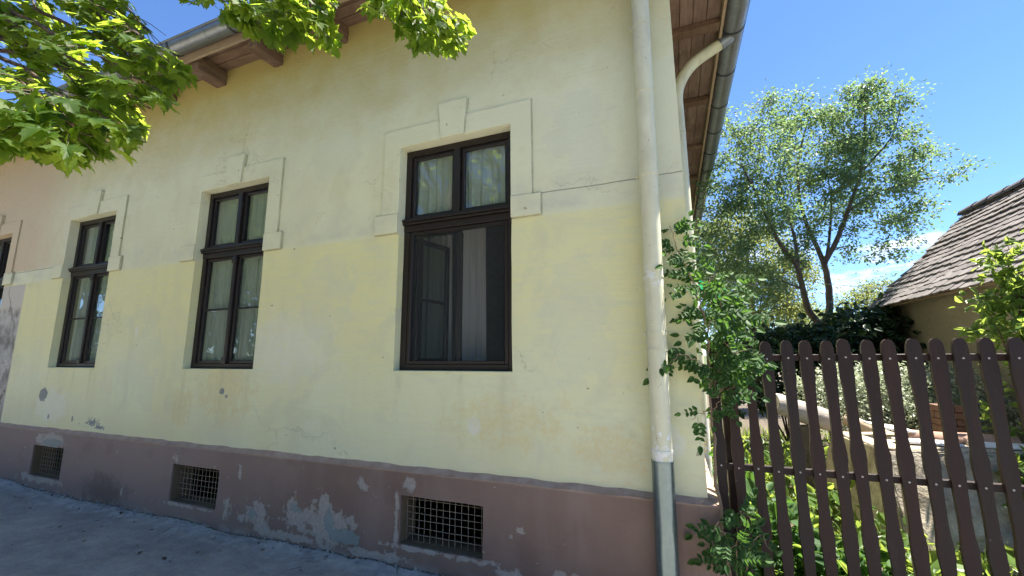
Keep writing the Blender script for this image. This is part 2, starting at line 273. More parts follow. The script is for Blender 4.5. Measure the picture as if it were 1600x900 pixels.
def make_misc_materials():
    mat_simple('trim', (0.70, 0.675, 0.45), (0.62, 0.59, 0.385), 5, 0.9, 0.4, 0.006)
    mat_simple('window_wood', (0.010, 0.006, 0.0055), (0.019, 0.011, 0.010), 18, 0.42, 0.35, 0.003, stretch=(1, 1, 0.3), spec=0.5)
    g = MG('fence_paint'); rr = g.n('ShaderNodeObjectInfo').outputs['Random']; n1 = g.noise(8, 6, 0.65, stretch=(3, 3, 0.35)); n2 = g.noise(60, 4, 0.6, stretch=(2, 2, 0.3))
    col = g.mix(rr, (0.021, 0.0075, 0.0052), (0.014, 0.0075, 0.0068)); col = g.mix(g.map(n1, 0.45, 0.7, 0, 0.7), col, (0.046, 0.023, 0.016)); col = g.mix(g.map(g.noise(26, 3), 0.70, 0.73, 0, 0.6), col, (0.10, 0.08, 0.07))
    MAT['fence_wood'] = g.done(g.bsdf(col, g.map(n1, 0.3, 0.7, 0.5, 0.75), g.bump(g.math('ADD', n1, n2), 0.5, 0.004), 0, 0.35))
    def mat_plank(name, c1, c2, axis, rough_bump=0.8):
        g = MG(name); rr = g.n('ShaderNodeObjectInfo').outputs['Random']; st = (0.25, 2, 2) if axis == 0 else (2, 0.25, 2)
        grain = g.noise(14, 7, 0.7, stretch=st); blot = g.noise(2.2, 6, 0.65); knots = g.noise(5, 3, 0.5, stretch=st)
        col = g.mix(rr, c1, c2); col = g.mix(g.map(grain, 0.4, 0.7, 0, 0.7), col, tuple(x * 0.5 for x in c1)); col = g.mix(g.map(blot, 0.5, 0.72, 0, 0.6), col, (0.10, 0.062, 0.045)); col = g.mix(g.map(knots, 0.68, 0.72, 0, 0.7), col, (0.05, 0.03, 0.02))
        col = g.mix(g.map(g.noise(3.3, 5, 0.6), 0.58, 0.75, 0, 0.5), col, (0.36, 0.30, 0.25))
        MAT[name] = g.done(g.bsdf(col, 0.88, g.bump(g.math('ADD', grain, blot), rough_bump, 0.008), 0, 0.25))
    mat_plank('soffit_wood', (0.22, 0.145, 0.115), (0.29, 0.20, 0.165), 1); mat_plank('soffit_wood_front', (0.17, 0.10, 0.065), (0.26, 0.17, 0.115), 0); mat_plank('rafter_wood', (0.15, 0.09, 0.06), (0.22, 0.14, 0.095), 1, 1.0)
    mat_simple('fascia_wood', (0.33, 0.235, 0.155), (0.42, 0.32, 0.22), 7, 0.9, 0.7, 0.006, stretch=(0.3, 0.3, 2))
    mat_simple('zinc', (0.22, 0.235, 0.25), (0.30, 0.315, 0.33), 5, 0.42, 0.15, 0.003, metallic=0.75)
    mat_simple('zinc_dark', (0.035, 0.037, 0.04), (0.06, 0.06, 0.065), 9, 0.6, 0.2, 0.003)
    mat_simple('steel', (0.17, 0.22, 0.225), (0.24, 0.29, 0.29), 4, 0.27, 0.25, 0.003, metallic=0.8)
    mat_simple('wire_rust', (0.20, 0.155, 0.11), (0.30, 0.26, 0.20), 30, 0.75, 0.3, 0.002)
    mat_simple('bolt', (0.36, 0.32, 0.29), (0.48, 0.44, 0.40), 50, 0.5, 0.1, 0.001)
    mat_simple('bark', (0.075, 0.06, 0.05), (0.15, 0.125, 0.10), 14, 0.9, 1.0, 0.02, stretch=(1, 1, 0.35))
    mat_simple('twig', (0.07, 0.045, 0.035), (0.12, 0.075, 0.05), 20, 0.7, 0.4, 0.004)
    mat_simple('vine_stem', (0.16, 0.11, 0.07), (0.25, 0.18, 0.12), 20, 0.8, 0.5, 0.004)
    g = MG('shed_tile'); rr = g.n('ShaderNodeObjectInfo').outputs['Random']; n1 = g.noise(5, 6, 0.65); n2 = g.noise(45, 5, 0.7)
    col = g.mix(rr, (0.115, 0.105, 0.105), (0.215, 0.20, 0.195)); col = g.mix(g.map(n1, 0.45, 0.7, 0, 0.6), col, (0.16, 0.14, 0.135)); col = g.mix(g.map(n2, 0.55, 0.7, 0, 0.6), col, (0.30, 0.285, 0.265))
    MAT['tile'] = g.done(g.bsdf(col, 0.9, g.bump(n2, 0.6, 0.006), 0, 0.25))
    mat_simple('house_tile', (0.24, 0.12, 0.08), (0.32, 0.17, 0.11), 6, 0.9, 0.8, 0.01)
    mat_simple('shed_plaster', (0.29, 0.25, 0.19), (0.34, 0.30, 0.235), 3, 0.92, 0.5, 0.01)
    mat_simple('old_concrete', (0.20, 0.165, 0.115), (0.54, 0.475, 0.37), 7, 0.95, 1.0, 0.02)
    mat_simple('log_grey', (0.30, 0.27, 0.24), (0.42, 0.38, 0.34), 9, 0.9, 0.8, 0.012, stretch=(0.4, 2, 2))
    mat_simple('log_tan', (0.36, 0.27, 0.18), (0.46, 0.37, 0.27), 9, 0.85, 0.6, 0.01, stretch=(0.4, 2, 2))
    mat_simple('pale_slab', (0.62, 0.62, 0.62), (0.72, 0.71, 0.70), 6, 0.8, 0.3, 0.004)
    mat_simple('terracotta', (0.30, 0.185, 0.14), (0.40, 0.26, 0.20), 9, 0.9, 0.6, 0.008)
    mat_simple('brick', (0.13, 0.075, 0.055), (0.20, 0.11, 0.08), 16, 0.9, 0.8, 0.008)
    mat_simple('room', (0.30, 0.28, 0.25), (0.33, 0.31, 0.28), 2, 0.95, 0.1, 0.002)
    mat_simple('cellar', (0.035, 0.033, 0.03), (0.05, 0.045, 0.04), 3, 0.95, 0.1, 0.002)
    mat_simple('soil', (0.075, 0.06, 0.045), (0.13, 0.105, 0.075), 9, 0.95, 1.0, 0.02)
    mat_simple('road_concrete', (0.30, 0.275, 0.235), (0.36, 0.33, 0.285), 20, 0.9, 0.5, 0.006)
    mat_simple('kerb_stone', (0.28, 0.275, 0.26), (0.36, 0.35, 0.33), 12, 0.9, 0.5, 0.006)
    mat_simple('post_grey', (0.22, 0.19, 0.17), (0.30, 0.27, 0.24), 12, 0.9, 0.6, 0.006, stretch=(3, 3, 0.3))
    mat_simple('line', (0.45, 0.44, 0.42), (0.5, 0.5, 0.48), 20, 0.6, 0.1, 0.001)
    mat_simple('grass_ground', (0.05, 0.075, 0.025), (0.09, 0.11, 0.04), 3, 0.95, 0.8, 0.03)
    # cream painted pipe, paint flaking where the steel begins
    g = MG('cream_paint'); o = g.xyz(); rag = g.noise(22, 5, 0.65); mid = g.noise(5, 5)
    col = g.mix(g.map(mid, 0.35, 0.65), (0.56, 0.54, 0.37), (0.62, 0.60, 0.43))
    col = g.mix(g.map(g.noise(4, 5, 0.6, stretch=(1, 1, 0.3)), 0.48, 0.70, 0, 0.7), col, (0.40, 0.385, 0.30))
    col = g.mix(g.math('MULTIPLY', g.map(g.noise(9, 6, 0.7, stretch=(1, 1, 0.12)), 0.55, 0.7), 0.5), col, (0.33, 0.29, 0.21)); col = g.mix(g.map(g.noise(38, 4, 0.6), 0.68, 0.71, 0, 0.7), col, (0.22, 0.15, 0.09))
    fl = g.mx(g.math('MULTIPLY', g.map(o[2], 0.99, 1.04, 1, 0), g.map(rag, 0.46, 0.49)), g.math('MULTIPLY', g.map(o[2], 1.18, 1.24, 1, 0), g.map(rag, 0.57, 0.60)), g.math('MULTIPLY', g.map(g.math('ABSOLUTE', g.math('SUBTRACT', o[2], 2.1)), 0.0, 0.10, 1, 0), g.map(rag, 0.50, 0.53)))
    col = g.mix(fl, col, (0.68, 0.68, 0.64))
    MAT['cream'] = g.done(g.bsdf(col, 0.6, g.bump(g.math('ADD', mid, g.math('MULTIPLY', fl, -0.4)), 0.3, 0.004), 0, 0.4))
    # pavement: worn grey asphalt-concrete, paler mortar along the wall, hairline cracks
    g = MG('pavement'); o = g.xyz(); n1 = g.noise(1.4, 6, 0.6); n2 = g.noise(9, 6, 0.65); n3 = g.noise(70, 4, 0.7)
    col = g.mix(g.map(n1, 0.35, 0.65), (0.235, 0.23, 0.22), (0.34, 0.33, 0.315))
    col = g.mix(g.map(n2, 0.45, 0.75, 0, 0.55), col, (0.40, 0.395, 0.38))
    col = g.mix(g.map(n3, 0.56, 0.70, 0, 0.6), col, (0.13, 0.13, 0.13))
    col = g.mix(g.map(n3, 0.42, 0.30, 0, 0.5), col, (0.52, 0.51, 0.49))
    strip = g.map(g.math('ADD', o[1], g.math('MULTIPLY', g.math('SUBTRACT', n2, 0.5), 0.25)), -0.30, -0.12)
    col = g.mix(g.math('MULTIPLY', strip, 0.6), col, g.mix(g.map(n2, 0.4, 0.6), (0.34, 0.335, 0.32), (0.50, 0.49, 0.465)))
    gap = g.map(g.math('ADD', o[1], g.math('MULTIPLY', g.math('SUBTRACT', g.noise(14, 6, 0.7), 0.5), 0.09)), -0.072, -0.062)
    col = g.mix(g.math('MULTIPLY', gap, 0.85), col, (0.045, 0.04, 0.03))
    dust = g.noise(3.0, 7, 0.7, stretch=(1, 2.2, 1)); col = g.mix(g.map(dust, 0.5, 0.7, 0, 0.55), col, (0.16, 0.16, 0.155))
    vor = g.n('ShaderNodeTexVoronoi', {'feature': 'DISTANCE_TO_EDGE'}, Scale=0.55)
    wv = g.n('ShaderNodeVectorMath', {'operation': 'ADD'}); g.put(wv.inputs[0], g.pos())
    nv = g.n('ShaderNodeTexNoise', None, Scale=3.0, Detail=5.0); g.put(nv.inputs['Vector'], g.pos())
    sc_ = g.n('ShaderNodeVectorMath', {'operation': 'SCALE'}); g.put(sc_.inputs[0], nv.outputs['Color']); sc_.inputs['Scale'].default_value = 0.35
    g.put(wv.inputs[1], sc_.outputs[0]); g.put(vor.inputs['Vector'], wv.outputs[0])
    ck = g.math('MULTIPLY', g.map(vor.outputs['Distance'], 0.0, 0.006, 1, 0), g.map(n1, 0.47, 0.53))
    col = g.mix(g.math('MULTIPLY', ck, 0.7), col, (0.05, 0.05, 0.05))
    h = g.math('SUBTRACT', g.math('ADD', g.math('MULTIPLY', n2, 1.2), g.math('MULTIPLY', n3, 0.35)), ck)
    MAT['pavement'] = g.done(g.bsdf(col, 0.9, g.bump(g.math('ADD', h, g.math('MULTIPLY', g.noise(24, 6, 0.7), 1.0)), 0.8, 0.018), 0, 0.25))
    # glass
    g = MG('window_glass'); fr = g.n('ShaderNodeFresnel', None, IOR=g.map(g.n('ShaderNodeNewGeometry').outputs['Backfacing'], 0, 1, 1.5, 1 / 1.5)).outputs[0]
    wav = g.bump(g.noise(2.0, 2), 0.05, 0.05)
    gl = g.n('ShaderNodeBsdfGlossy', None, Color=(1, 1, 1), Roughness=0.0); g.put(gl.inputs['Normal'], wav)
    tr = g.n('ShaderNodeBsdfTransparent', None, Color=(0.68, 0.75, 0.70))
    mm = g.n('ShaderNodeMixShader'); g.put(mm.inputs[0], g.math('MULTIPLY', fr, 1.8, clamp=True))
    g.t.links.new(tr.outputs[0], mm.inputs[1]); g.t.links.new(gl.outputs[0], mm.inputs[2])
    MAT['glass'] = g.done(mm.outputs[0])
    # fly screen
    g = MG('fly_screen_mesh'); df = g.n('ShaderNodeBsdfDiffuse', None, Color=(0.05, 0.055, 0.055)); tr = g.n('ShaderNodeBsdfTransparent')
    mm = g.n('ShaderNodeMixShader'); mm.inputs[0].default_value = 0.42
    g.t.links.new(tr.outputs[0], mm.inputs[1]); g.t.links.new(df.outputs[0], mm.inputs[2]); MAT['screen'] = g.done(mm.outputs[0])
    # sheer curtain
    g = MG('curtain_cloth'); df = g.bsdf((0.72, 0.73, 0.69), 0.9, None, 0, 0.1); tl = g.n('ShaderNodeBsdfTranslucent', None, Color=(0.7, 0.7, 0.68)); tr = g.n('ShaderNodeBsdfTransparent')
    m1 = g.n('ShaderNodeMixShader'); m1.inputs[0].default_value = 0.25; g.t.links.new(df, m1.inputs[1]); g.t.links.new(tl.outputs[0], m1.inputs[2])
    m2 = g.n('ShaderNodeMixShader'); m2.inputs[0].default_value = 0.12; g.t.links.new(m1.outputs[0], m2.inputs[1]); g.t.links.new(tr.outputs[0], m2.inputs[2])
    MAT['curtain'] = g.done(m2.outputs[0])
    # green tarpaulin
    g = MG('green_tarpaulin'); df = g.bsdf((0.006, 0.07, 0.045), 0.5); tl = g.n('ShaderNodeBsdfTranslucent', None, Color=(0.005, 0.26, 0.11))
    m1 = g.n('ShaderNodeMixShader'); m1.inputs[0].default_value = 0.5; g.t.links.new(df, m1.inputs[1]); g.t.links.new(tl.outputs[0], m1.inputs[2]); MAT['tarp'] = g.done(m1.outputs[0])
    mat_leaf('maple_leaf', (0.03, 0.075, 0.014), (0.05, 0.10, 0.018), 0.64, (0.48, 0.64, 0.06), 0.55, 0.3)
    mat_leaf('elm_leaf', (0.06, 0.12, 0.06), (0.12, 0.19, 0.10), 0.42, (0.30, 0.46, 0.15), 0.5, 0.35)
    mat_leaf('pale_leaf', (0.08, 0.12, 0.03), (0.13, 0.17, 0.05), 0.42, (0.42, 0.48, 0.12), 0.45)
    mat_leaf('dark_leaf', (0.018, 0.045, 0.025), (0.03, 0.065, 0.035), 0.2, (0.10, 0.20, 0.04), 0.4)
    mat_leaf('vine_leaf', (0.020, 0.062, 0.018), (0.052, 0.112, 0.032), 0.35, (0.16, 0.34, 0.05), 0.62, 0.3)
    mat_leaf('bright_leaf', (0.06, 0.13, 0.035), (0.11, 0.18, 0.05), 0.5, (0.42, 0.56, 0.09), 0.35)
    mat_leaf('variegated_leaf', (0.16, 0.24, 0.12), (0.32, 0.38, 0.27), 0.35, (0.45, 0.52, 0.34), 0.45, pale=(0.62, 0.64, 0.54))
    mat_leaf('street_leaf', (0.05, 0.09, 0.025), (0.09, 0.13, 0.04), 0.35, (0.30, 0.40, 0.10), 0.45)
    mat_leaf('dry_leaf', (0.35, 0.18, 0.05), (0.42, 0.25, 0.07), 0.3, (0.5, 0.3, 0.05), 0.6)

make_wall_material(); make_plinth_material(); make_misc_materials()

# ------------------------------------------------------------------ mesh helpers
class MB:
    def __init__(self): self.v = []; self.f = []
    def quad(self, a, b, c, d): i = len(self.v); self.v += [a, b, c, d]; self.f.append((i, i + 1, i + 2, i + 3)); return self
    def box(self, x0, x1, y0, y1, z0, z1):
        i = len(self.v)
        self.v += [(x0, y0, z0), (x1, y0, z0), (x1, y1, z0), (x0, y1, z0), (x0, y0, z1), (x1, y0, z1), (x1, y1, z1), (x0, y1, z1)]
        self.f += [tuple(i + k for k in q) for q in ((0, 3, 2, 1), (4, 5, 6, 7), (0, 1, 5, 4), (1, 2, 6, 5), (2, 3, 7, 6), (3, 0, 4, 7))]
        return self
    def tube(self, pts, radii, seg=10, cap=True):
        pts = [Vector(p) for p in pts]
        if not isinstance(radii, (list, tuple)): radii = [radii] * len(pts)
        base = len(self.v); up = None
        for k, p in enumerate(pts):
            d = (pts[min(k + 1, len(pts) - 1)] - pts[max(k - 1, 0)]).normalized()
            if up is None: up = Vector((0, 0, 1)) if abs(d.z) < 0.9 else Vector((1, 0, 0))
            a = d.cross(up).normalized(); up = a.cross(d).normalized()
            for s in range(seg):
                th = 2 * math.pi * s / seg
                self.v.append(tuple(p + (a * math.cos(th) + up * math.sin(th)) * radii[k]))
        for k in range(len(pts) - 1):
            for s in range(seg):
                s2 = (s + 1) % seg
                self.f.append((base + k * seg + s, base + k * seg + s2, base + (k + 1) * seg + s2, base + (k + 1) * seg + s))
        if cap:
            self.f.append(tuple(base + s for s in reversed(range(seg)))); self.f.append(tuple(base + (len(pts) - 1) * seg + s for s in range(seg)))
        return self
    def prism(self, outline, y0, y1):
        """outline of (x, z) points, extruded along y"""
        i = len(self.v); n = len(outline)
        self.v += [(x, y0, z) for x, z in outline] + [(x, y1, z) for x, z in outline]
        self.f.append(tuple(i + k for k in range(n))); self.f.append(tuple(i + n + k for k in reversed(range(n))))
        for k in range(n):
            k2 = (k + 1) % n; self.f.append((i + k2, i + k, i + n + k, i + n + k2))
        return self
    def mesh(self, name):
        me = bpy.data.meshes.new(name); me.from_pydata(self.v, [], self.f); me.update(); return me
    def build(self, name, mat, parent=None, bevel=0.0, smooth=False, seg=2):
        me = self.mesh(name)
        bm = bmesh.new(); bm.from_mesh(me)
        if bevel:
            bmesh.ops.bevel(bm, geom=list(bm.edges), offset=bevel, segments=seg, profile=0.6, affect='EDGES', clamp_overlap=True)
        bmesh.ops.recalc_face_normals(bm, faces=bm.faces)
        bm.to_mesh(me); bm.free()
        if smooth:
            me.polygons.foreach_set('use_smooth', [True] * len(me.polygons))
            try: me.set_sharp_from_angle(angle=math.radians(40))
            except Exception: pass
        me.materials.append(MAT[mat])
        return link(name, me, parent)

def link(name, data, parent=None, loc=None):
    o = bpy.data.objects.new(name, data); COL.objects.link(o)
    if parent: o.parent = parent
    if loc is not None: o.location = loc
    return o
def thing(name, label, cat, group=None, loc=(0, 0, 0)):
    o = link(name, None); o.location = loc; return tag(o, label, cat, group)
def tag(o, label=None, cat=None, group=None, kind=None):
    if label: o['label'] = label
    if cat: o['category'] = cat
    if group: o['group'] = group
    if kind: o['kind'] = kind
    return o
def np_mesh(name, V, Fc, mat, smooth=False):
    """V (n,3), Fc (m,k): a mesh of k-gons, built fast"""
    me = bpy.data.meshes.new(name); V = np.asarray(V, np.float32); Fc = np.asarray(Fc, np.int32)
    me.vertices.add(len(V)); me.vertices.foreach_set('co', V.ravel())
    m_, k = Fc.shape
    me.loops.add(m_ * k); me.loops.foreach_set('vertex_index', Fc.ravel())
    me.polygons.add(m_); me.polygons.foreach_set('loop_start', np.arange(0, m_ * k, k, dtype=np.int32))
    me.update(calc_edges=True); me.validate()
    if smooth: me.polygons.foreach_set('use_smooth', np.ones(m_, bool))
    me.materials.append(MAT[mat]); return me

# leaf blades: x along the midrib, y across, z up; folded a little along the midrib
def blade(pts, fold=0.25, droop=0.25):
    """outline half (x, y>=0) from base to tip -> verts, tris"""
    V, T = [], []
    n = len(pts)
    for x, y in pts: V.append((x, y, abs(y) * fold - droop * x * x))
    for x, y in pts: V.append((x, -y, abs(y) * fold - droop * x * x))
    for x, y in pts: V.append((x, 0, -droop * x * x))
    for k in range(n - 1):
        for o in (0, n):
            T.append((2 * n + k, o + k, o + k + 1)); T.append((2 * n + k, o + k + 1, 2 * n + k + 1))
    return np.array(V), np.array(T)
DIAMOND = (np.array([(0, 0, 0), (0.5, 0.27, 0.08), (1, 0, -0.12), (0.45, -0.27, 0.08)]), np.array([(0, 1, 2), (0, 2, 3)]))
OVAL = blade([(0.0, 0.0), (0.18, 0.24), (0.45, 0.34), (0.75, 0.22), (1.0, 0.0)], 0.2, 0.25)
def maple_blade(fold=0.12, droop=0.2):
    half = [(0, 0), (-0.10, 0.10), (-0.06, 0.30), (-0.16, 0.42), (0.02, 0.44), (0.10, 0.40), (0.22, 0.56), (0.34, 0.72), (0.40, 0.56), (0.56, 0.50), (0.44, 0.38), (0.40, 0.22),
            (0.56, 0.25), (0.66, 0.20), (0.78, 0.22), (0.80, 0.10), (1.04, 0.0)]
    V = [(0.25, 0, 0)]; 
    for x, y in half: V.append((x, y, 0))
    n = len(half)
    for x, y in half[1:-1][::-1]: V.append((x, -y, 0))
    V = np.array(V, float)
    V[:, 2] = fold * np.abs(V[:, 1]) - droop * V[:, 0] ** 2 - 0.15 * V[:, 1] ** 2
    k = len(V) - 1
    T = [(0, 1 + i, 1 + (i + 1) % k) for i in range(k)]
    # petiole
    b = len(V); V = np.vstack([V, [(0.0, 0.012, 0), (0.0, -0.012, 0), (-0.38, -0.010, 0.10), (-0.38, 0.010, 0.10)]])
    T += [(b, b + 1, b + 2), (b, b + 2, b + 3)]
    return V, np.array(T)

def frames(D, Nn):
    """orthonormal frames from tip directions D and rough normals Nn -> (n,3,3) with rows x,y,z axes"""
    D = D / np.linalg.norm(D, axis=1, keepdims=True)
    Y = np.cross(Nn, D); Y /= np.linalg.norm(Y, axis=1, keepdims=True) + 1e-9
    Z = np.cross(D, Y)
    return np.stack([D, Y, Z], 1)
def scatter(template, P, D, Nn, S):
    V, T = template; A = frames(D, Nn)
    W_ = np.einsum('vk,nkj->nvj', V, A) * S[:, None, None] + P[:, None, :]
    n, k = len(P), len(V)
    Fc = (T[None] + (np.arange(n) * k)[:, None, None]).reshape(-1, T.shape[1])
    return W_.reshape(-1, 3), Fc
def rand_dirs(n, up=0.0, rng=RNG):
    d = rng.normal(size=(n, 3)); d[:, 2] += up; return d / np.linalg.norm(d, axis=1, keepdims=True)

# ------------------------------------------------------------------ ground
def make_ground():
    g = MB().quad((-400, -400, -0.22), (400, -400, -0.22), (400, 400, -0.22), (-400, 400, -0.22)).build('ground', 'grass_ground'); tag(g, kind='structure')
    # pavement sheet in front of the house, uneven
    nx, ny = 300, 84; X = np.linspace(-13, 5, nx); Y = np.linspace(-4.0, 0.02, ny)
    gx, gy = np.meshgrid(X, Y, indexing='ij')
    z = 0.006 * np.sin(gx * 2.1 + gy * 1.3) + 0.005 * np.sin(gx * 5.3 - gy * 4.1 + 1) + 0.003 * np.sin(gx * 13 + gy * 11) + RNG.normal(0, 0.0012, gx.shape)
    z += np.where(gx < -6.5, 0.022 * (-6.5 - gx), 0) + 0.012 * gy
    z += 0.02 * np.clip((gy + 0.22) / 0.2, 0, 1) * (0.5 + 0.5 * np.sin(gx * 3.7 + np.sin(gx * 9)))
    # slab joint in front of the near window
    d = np.abs((gx + 2.56) + 0.04 * np.sin(gy * 9)); z -= 0.012 * np.exp(-(d / 0.03) ** 2)
    V = np.stack([gx, gy, z - 0.012], -1).reshape(-1, 3)
    idx = np.arange(nx * ny).reshape(nx, ny)
    Fc = np.stack([idx[:-1, :-1], idx[1:, :-1], idx[1:, 1:], idx[:-1, 1:]], -1).reshape(-1, 4)
    tag(link('pavement', np_mesh('pavement', V, Fc, 'pavement', True)), kind='structure')
    tag(MB().box(-40, 40, -4.16, -4.0, -0.3, -0.055).build('kerb', 'kerb_stone', bevel=0.01), kind='structure')
    tag(MB().quad((-200, -11, -0.17), (200, -11, -0.17), (200, -4.16, -0.17), (-200, -4.16, -0.17)).build('road', 'road_concrete'), kind='structure')
    tag(MB().quad((0.22, 0.02, -0.02), (40, 0.02, -0.02), (40, 40, -0.02), (0.22, 40, -0.02)).build('garden_soil', 'soil'), kind='structure')
make_ground()

# ------------------------------------------------------------------ the yellow house
HOUSE = thing('yellow_house', 'long old house with stained yellow plaster, brown plinth and wooden eaves', 'house')
WIN_C = (-1.69, -4.47, -7.235, -9.955)
WZ0, WZ1, WHW = 1.47, 3.51, 0.545
VENTS = ((-2.08, -1.36), (-4.90, -4.19), (-7.66, -6.96)); VZ0, VZ1 = 0.15, 0.51

def slab(name, mat, x0, x1, z0, z1, yf, yb, holes, step, jit):
    """upright slab facing -y with rectangular openings and their reveals"""
    rnd = random.Random(5)
    xs = set(np.round(np.arange(x0, x1, step), 3).tolist()) | {x1}; zs = set(np.round(np.arange(z0, z1, step), 3).tolist()) | {z1}
    hx = [v for h in holes for v in h[:2]]; hz = [v for h in holes for v in h[2:]]
    xs = sorted({x for x in xs if all(abs(x - v) > step * 0.4 for v in hx)} | set(hx)); zs = sorted({z for z in zs if all(abs(z - v) > step * 0.4 for v in hz)} | set(hz))
    vid = {}; mb = MB()
    def v(i, j, b):
        k = (i, j, b)
        if k not in vid:
            a = jit if b == 0 else 0
            vid[k] = len(mb.v); mb.v.append((xs[i] + rnd.uniform(-a, a) * (0 < i < len(xs) - 1), (yf if b == 0 else yb) + rnd.uniform(-a, a) * 0.5, zs[j] + rnd.uniform(-a, a)))
        return vid[k]
    def hole(i, j):
        cx, cz = (xs[i] + xs[i + 1]) / 2, (zs[j] + zs[j + 1]) / 2
        return any(h[0] < cx < h[1] and h[2] < cz < h[3] for h in holes)
    for i in range(len(xs) - 1):
        for j in range(len(zs) - 1):
            if hole(i, j): continue
            mb.f.append((v(i, j, 0), v(i + 1, j, 0), v(i + 1, j + 1, 0), v(i, j + 1, 0)))
            mb.f.append((v(i, j + 1, 1), v(i + 1, j + 1, 1), v(i + 1, j, 1), v(i, j, 1)))
            for (di, dj, a, b) in ((-1, 0, (i, j), (i, j + 1)), (1, 0, (i + 1, j), (i + 1, j + 1)), (0, -1, (i, j), (i + 1, j)), (0, 1, (i, j + 1), (i + 1, j + 1))):
                ii, jj = i + di, j + dj
                if not (0 <= ii < len(xs) - 1 and 0 <= jj < len(zs) - 1) or hole(ii, jj):
                    mb.f.append((v(*a, 0), v(*b, 0), v(*b, 1), v(*a, 1)))
    return mb
def rough(o, amp=0.007, cuts=4, seed=0):
    bm = bmesh.new(); bm.from_mesh(o.data); rnd = random.Random(seed + len(bpy.data.objects))
    bmesh.ops.subdivide_edges(bm, edges=[e for e in bm.edges if e.calc_length() > 0.05], cuts=cuts, use_grid_fill=True)
    for v in bm.verts: v.co += Vector((rnd.uniform(-1, 1), rnd.uniform(-.3, .3), rnd.uniform(-1, 1))) * amp
    bm.to_mesh(o.data); bm.free(); return o
def make_house():
    holes = [(c - WHW, c + WHW, WZ0, WZ1) for c in WIN_C]
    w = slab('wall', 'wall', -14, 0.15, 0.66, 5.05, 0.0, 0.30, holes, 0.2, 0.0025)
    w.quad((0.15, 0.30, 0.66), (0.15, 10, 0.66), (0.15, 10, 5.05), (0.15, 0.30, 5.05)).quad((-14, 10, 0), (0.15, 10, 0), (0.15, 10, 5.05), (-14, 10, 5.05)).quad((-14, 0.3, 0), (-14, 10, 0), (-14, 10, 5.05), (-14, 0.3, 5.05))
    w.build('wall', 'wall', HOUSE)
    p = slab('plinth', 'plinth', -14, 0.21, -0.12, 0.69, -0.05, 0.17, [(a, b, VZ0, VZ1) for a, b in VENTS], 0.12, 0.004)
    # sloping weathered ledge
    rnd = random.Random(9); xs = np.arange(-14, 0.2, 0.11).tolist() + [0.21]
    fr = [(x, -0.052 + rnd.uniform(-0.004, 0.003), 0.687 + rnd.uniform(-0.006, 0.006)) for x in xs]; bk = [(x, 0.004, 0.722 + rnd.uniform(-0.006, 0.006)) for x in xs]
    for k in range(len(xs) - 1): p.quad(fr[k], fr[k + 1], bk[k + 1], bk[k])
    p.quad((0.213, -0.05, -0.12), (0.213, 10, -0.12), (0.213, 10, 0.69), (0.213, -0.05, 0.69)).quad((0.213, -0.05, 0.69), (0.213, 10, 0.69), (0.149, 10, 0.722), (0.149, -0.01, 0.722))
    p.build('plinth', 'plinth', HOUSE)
    # rooms and cellar behind the openings
    r = MB().box(-13.9, 0.05, 0.305, 4.2, 0.8, 4.4); r.f = [f for k, f in enumerate(r.f) if k != 2]
    r.build('room_shell', 'room', HOUSE)
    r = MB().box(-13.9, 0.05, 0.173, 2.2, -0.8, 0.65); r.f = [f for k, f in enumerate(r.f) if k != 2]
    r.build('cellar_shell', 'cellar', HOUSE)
    # roof: hipped, above the eaves boards
    x0, x1, y0, y1, z = -14.6, 0.80, -0.46, 10.4, 5.09
    rz = z + 4.3; R_ = MB()
    a, b, c, d = (x0, y0, z), (x1, y0, z), (x1, y1, z), (x0, y1, z); e, f = (x0 + 5.0, 4.97, rz), (x1 - 5.0, 4.97, rz)
    R_.v = [a, b, c, d, e, f]; R_.f = [(0, 1, 5, 4), (1, 2, 5), (2, 3, 4, 5), (3, 0, 4), (3, 2, 1, 0)]
    R_.build('roof', 'house_tile', HOUSE)
    # eaves: boards, rafter tails, fascia, gutter
    rnd = random.Random(3)
    for k in range(3):
        y0_ = -0.005 - 0.112 * (k + 1)
        x = -14.0 + rnd.uniform(0, 1)
        while x < 0.66:
            x2 = min(x + rnd.uniform(2.4, 3.6), 0.66)
            MB().box(x + 0.002, x2 - 0.002, y0_ + 0.004, y0_ + 0.109, 5.028 + rnd.uniform(-0.003, 0.003), 5.056).build('soffit_board', 'soffit_wood_front', HOUSE, 0.003, seg=1)
            x = x2
    for k in range(12):
        xr = -2.97 - 0.93 * k + (0.93 * 2 if False else 0)
        mb = MB().box(xr - 0.15 + rnd.uniform(-0.01, 0.01), xr, -0.325, 0.02, 4.845 + rnd.uniform(-0.008, 0.008), 5.022)
        rough(mb.build('rafter', 'rafter_wood', HOUSE, 0.012))
    for xr in (-2.04, -1.11, -0.18): MB().box(xr - 0.15, xr, -0.325, 0.02, 4.85, 5.022).build('rafter', 'rafter_wood', HOUSE, 0.008)
    MB().box(-14.2, 0.70, -0.372, -0.345, 4.925, 5.075).build('fascia_board', 'fascia_wood', HOUSE, 0.004, seg=1)
    # side eaves
    for k in range(4):
        xa = 0.158 + 0.128 * k; y = -0.335
        while y < 10:
            y2 = min(y + rnd.uniform(2.2, 3.4), 10.2)
            if y < -0.3: y0c = -0.001
            else: y0c = y
            MB().box(xa + 0.002, xa + 0.125, max(y0c, 0.0) + 0.002, y2 - 0.002, 4.985 + rnd.uniform(-0.003, 0.003), 5.012).build('soffit_board', 'soffit_wood', HOUSE, 0.003, seg=1)
            y = y2
    for y in (1.22, 2.58, 3.9, 5.2, 6.5, 7.8, 9.1): MB().box(0.152, 0.668, y, y + 0.115, 4.915, 4.978).build('rafter', 'rafter_wood', HOUSE, 0.006)
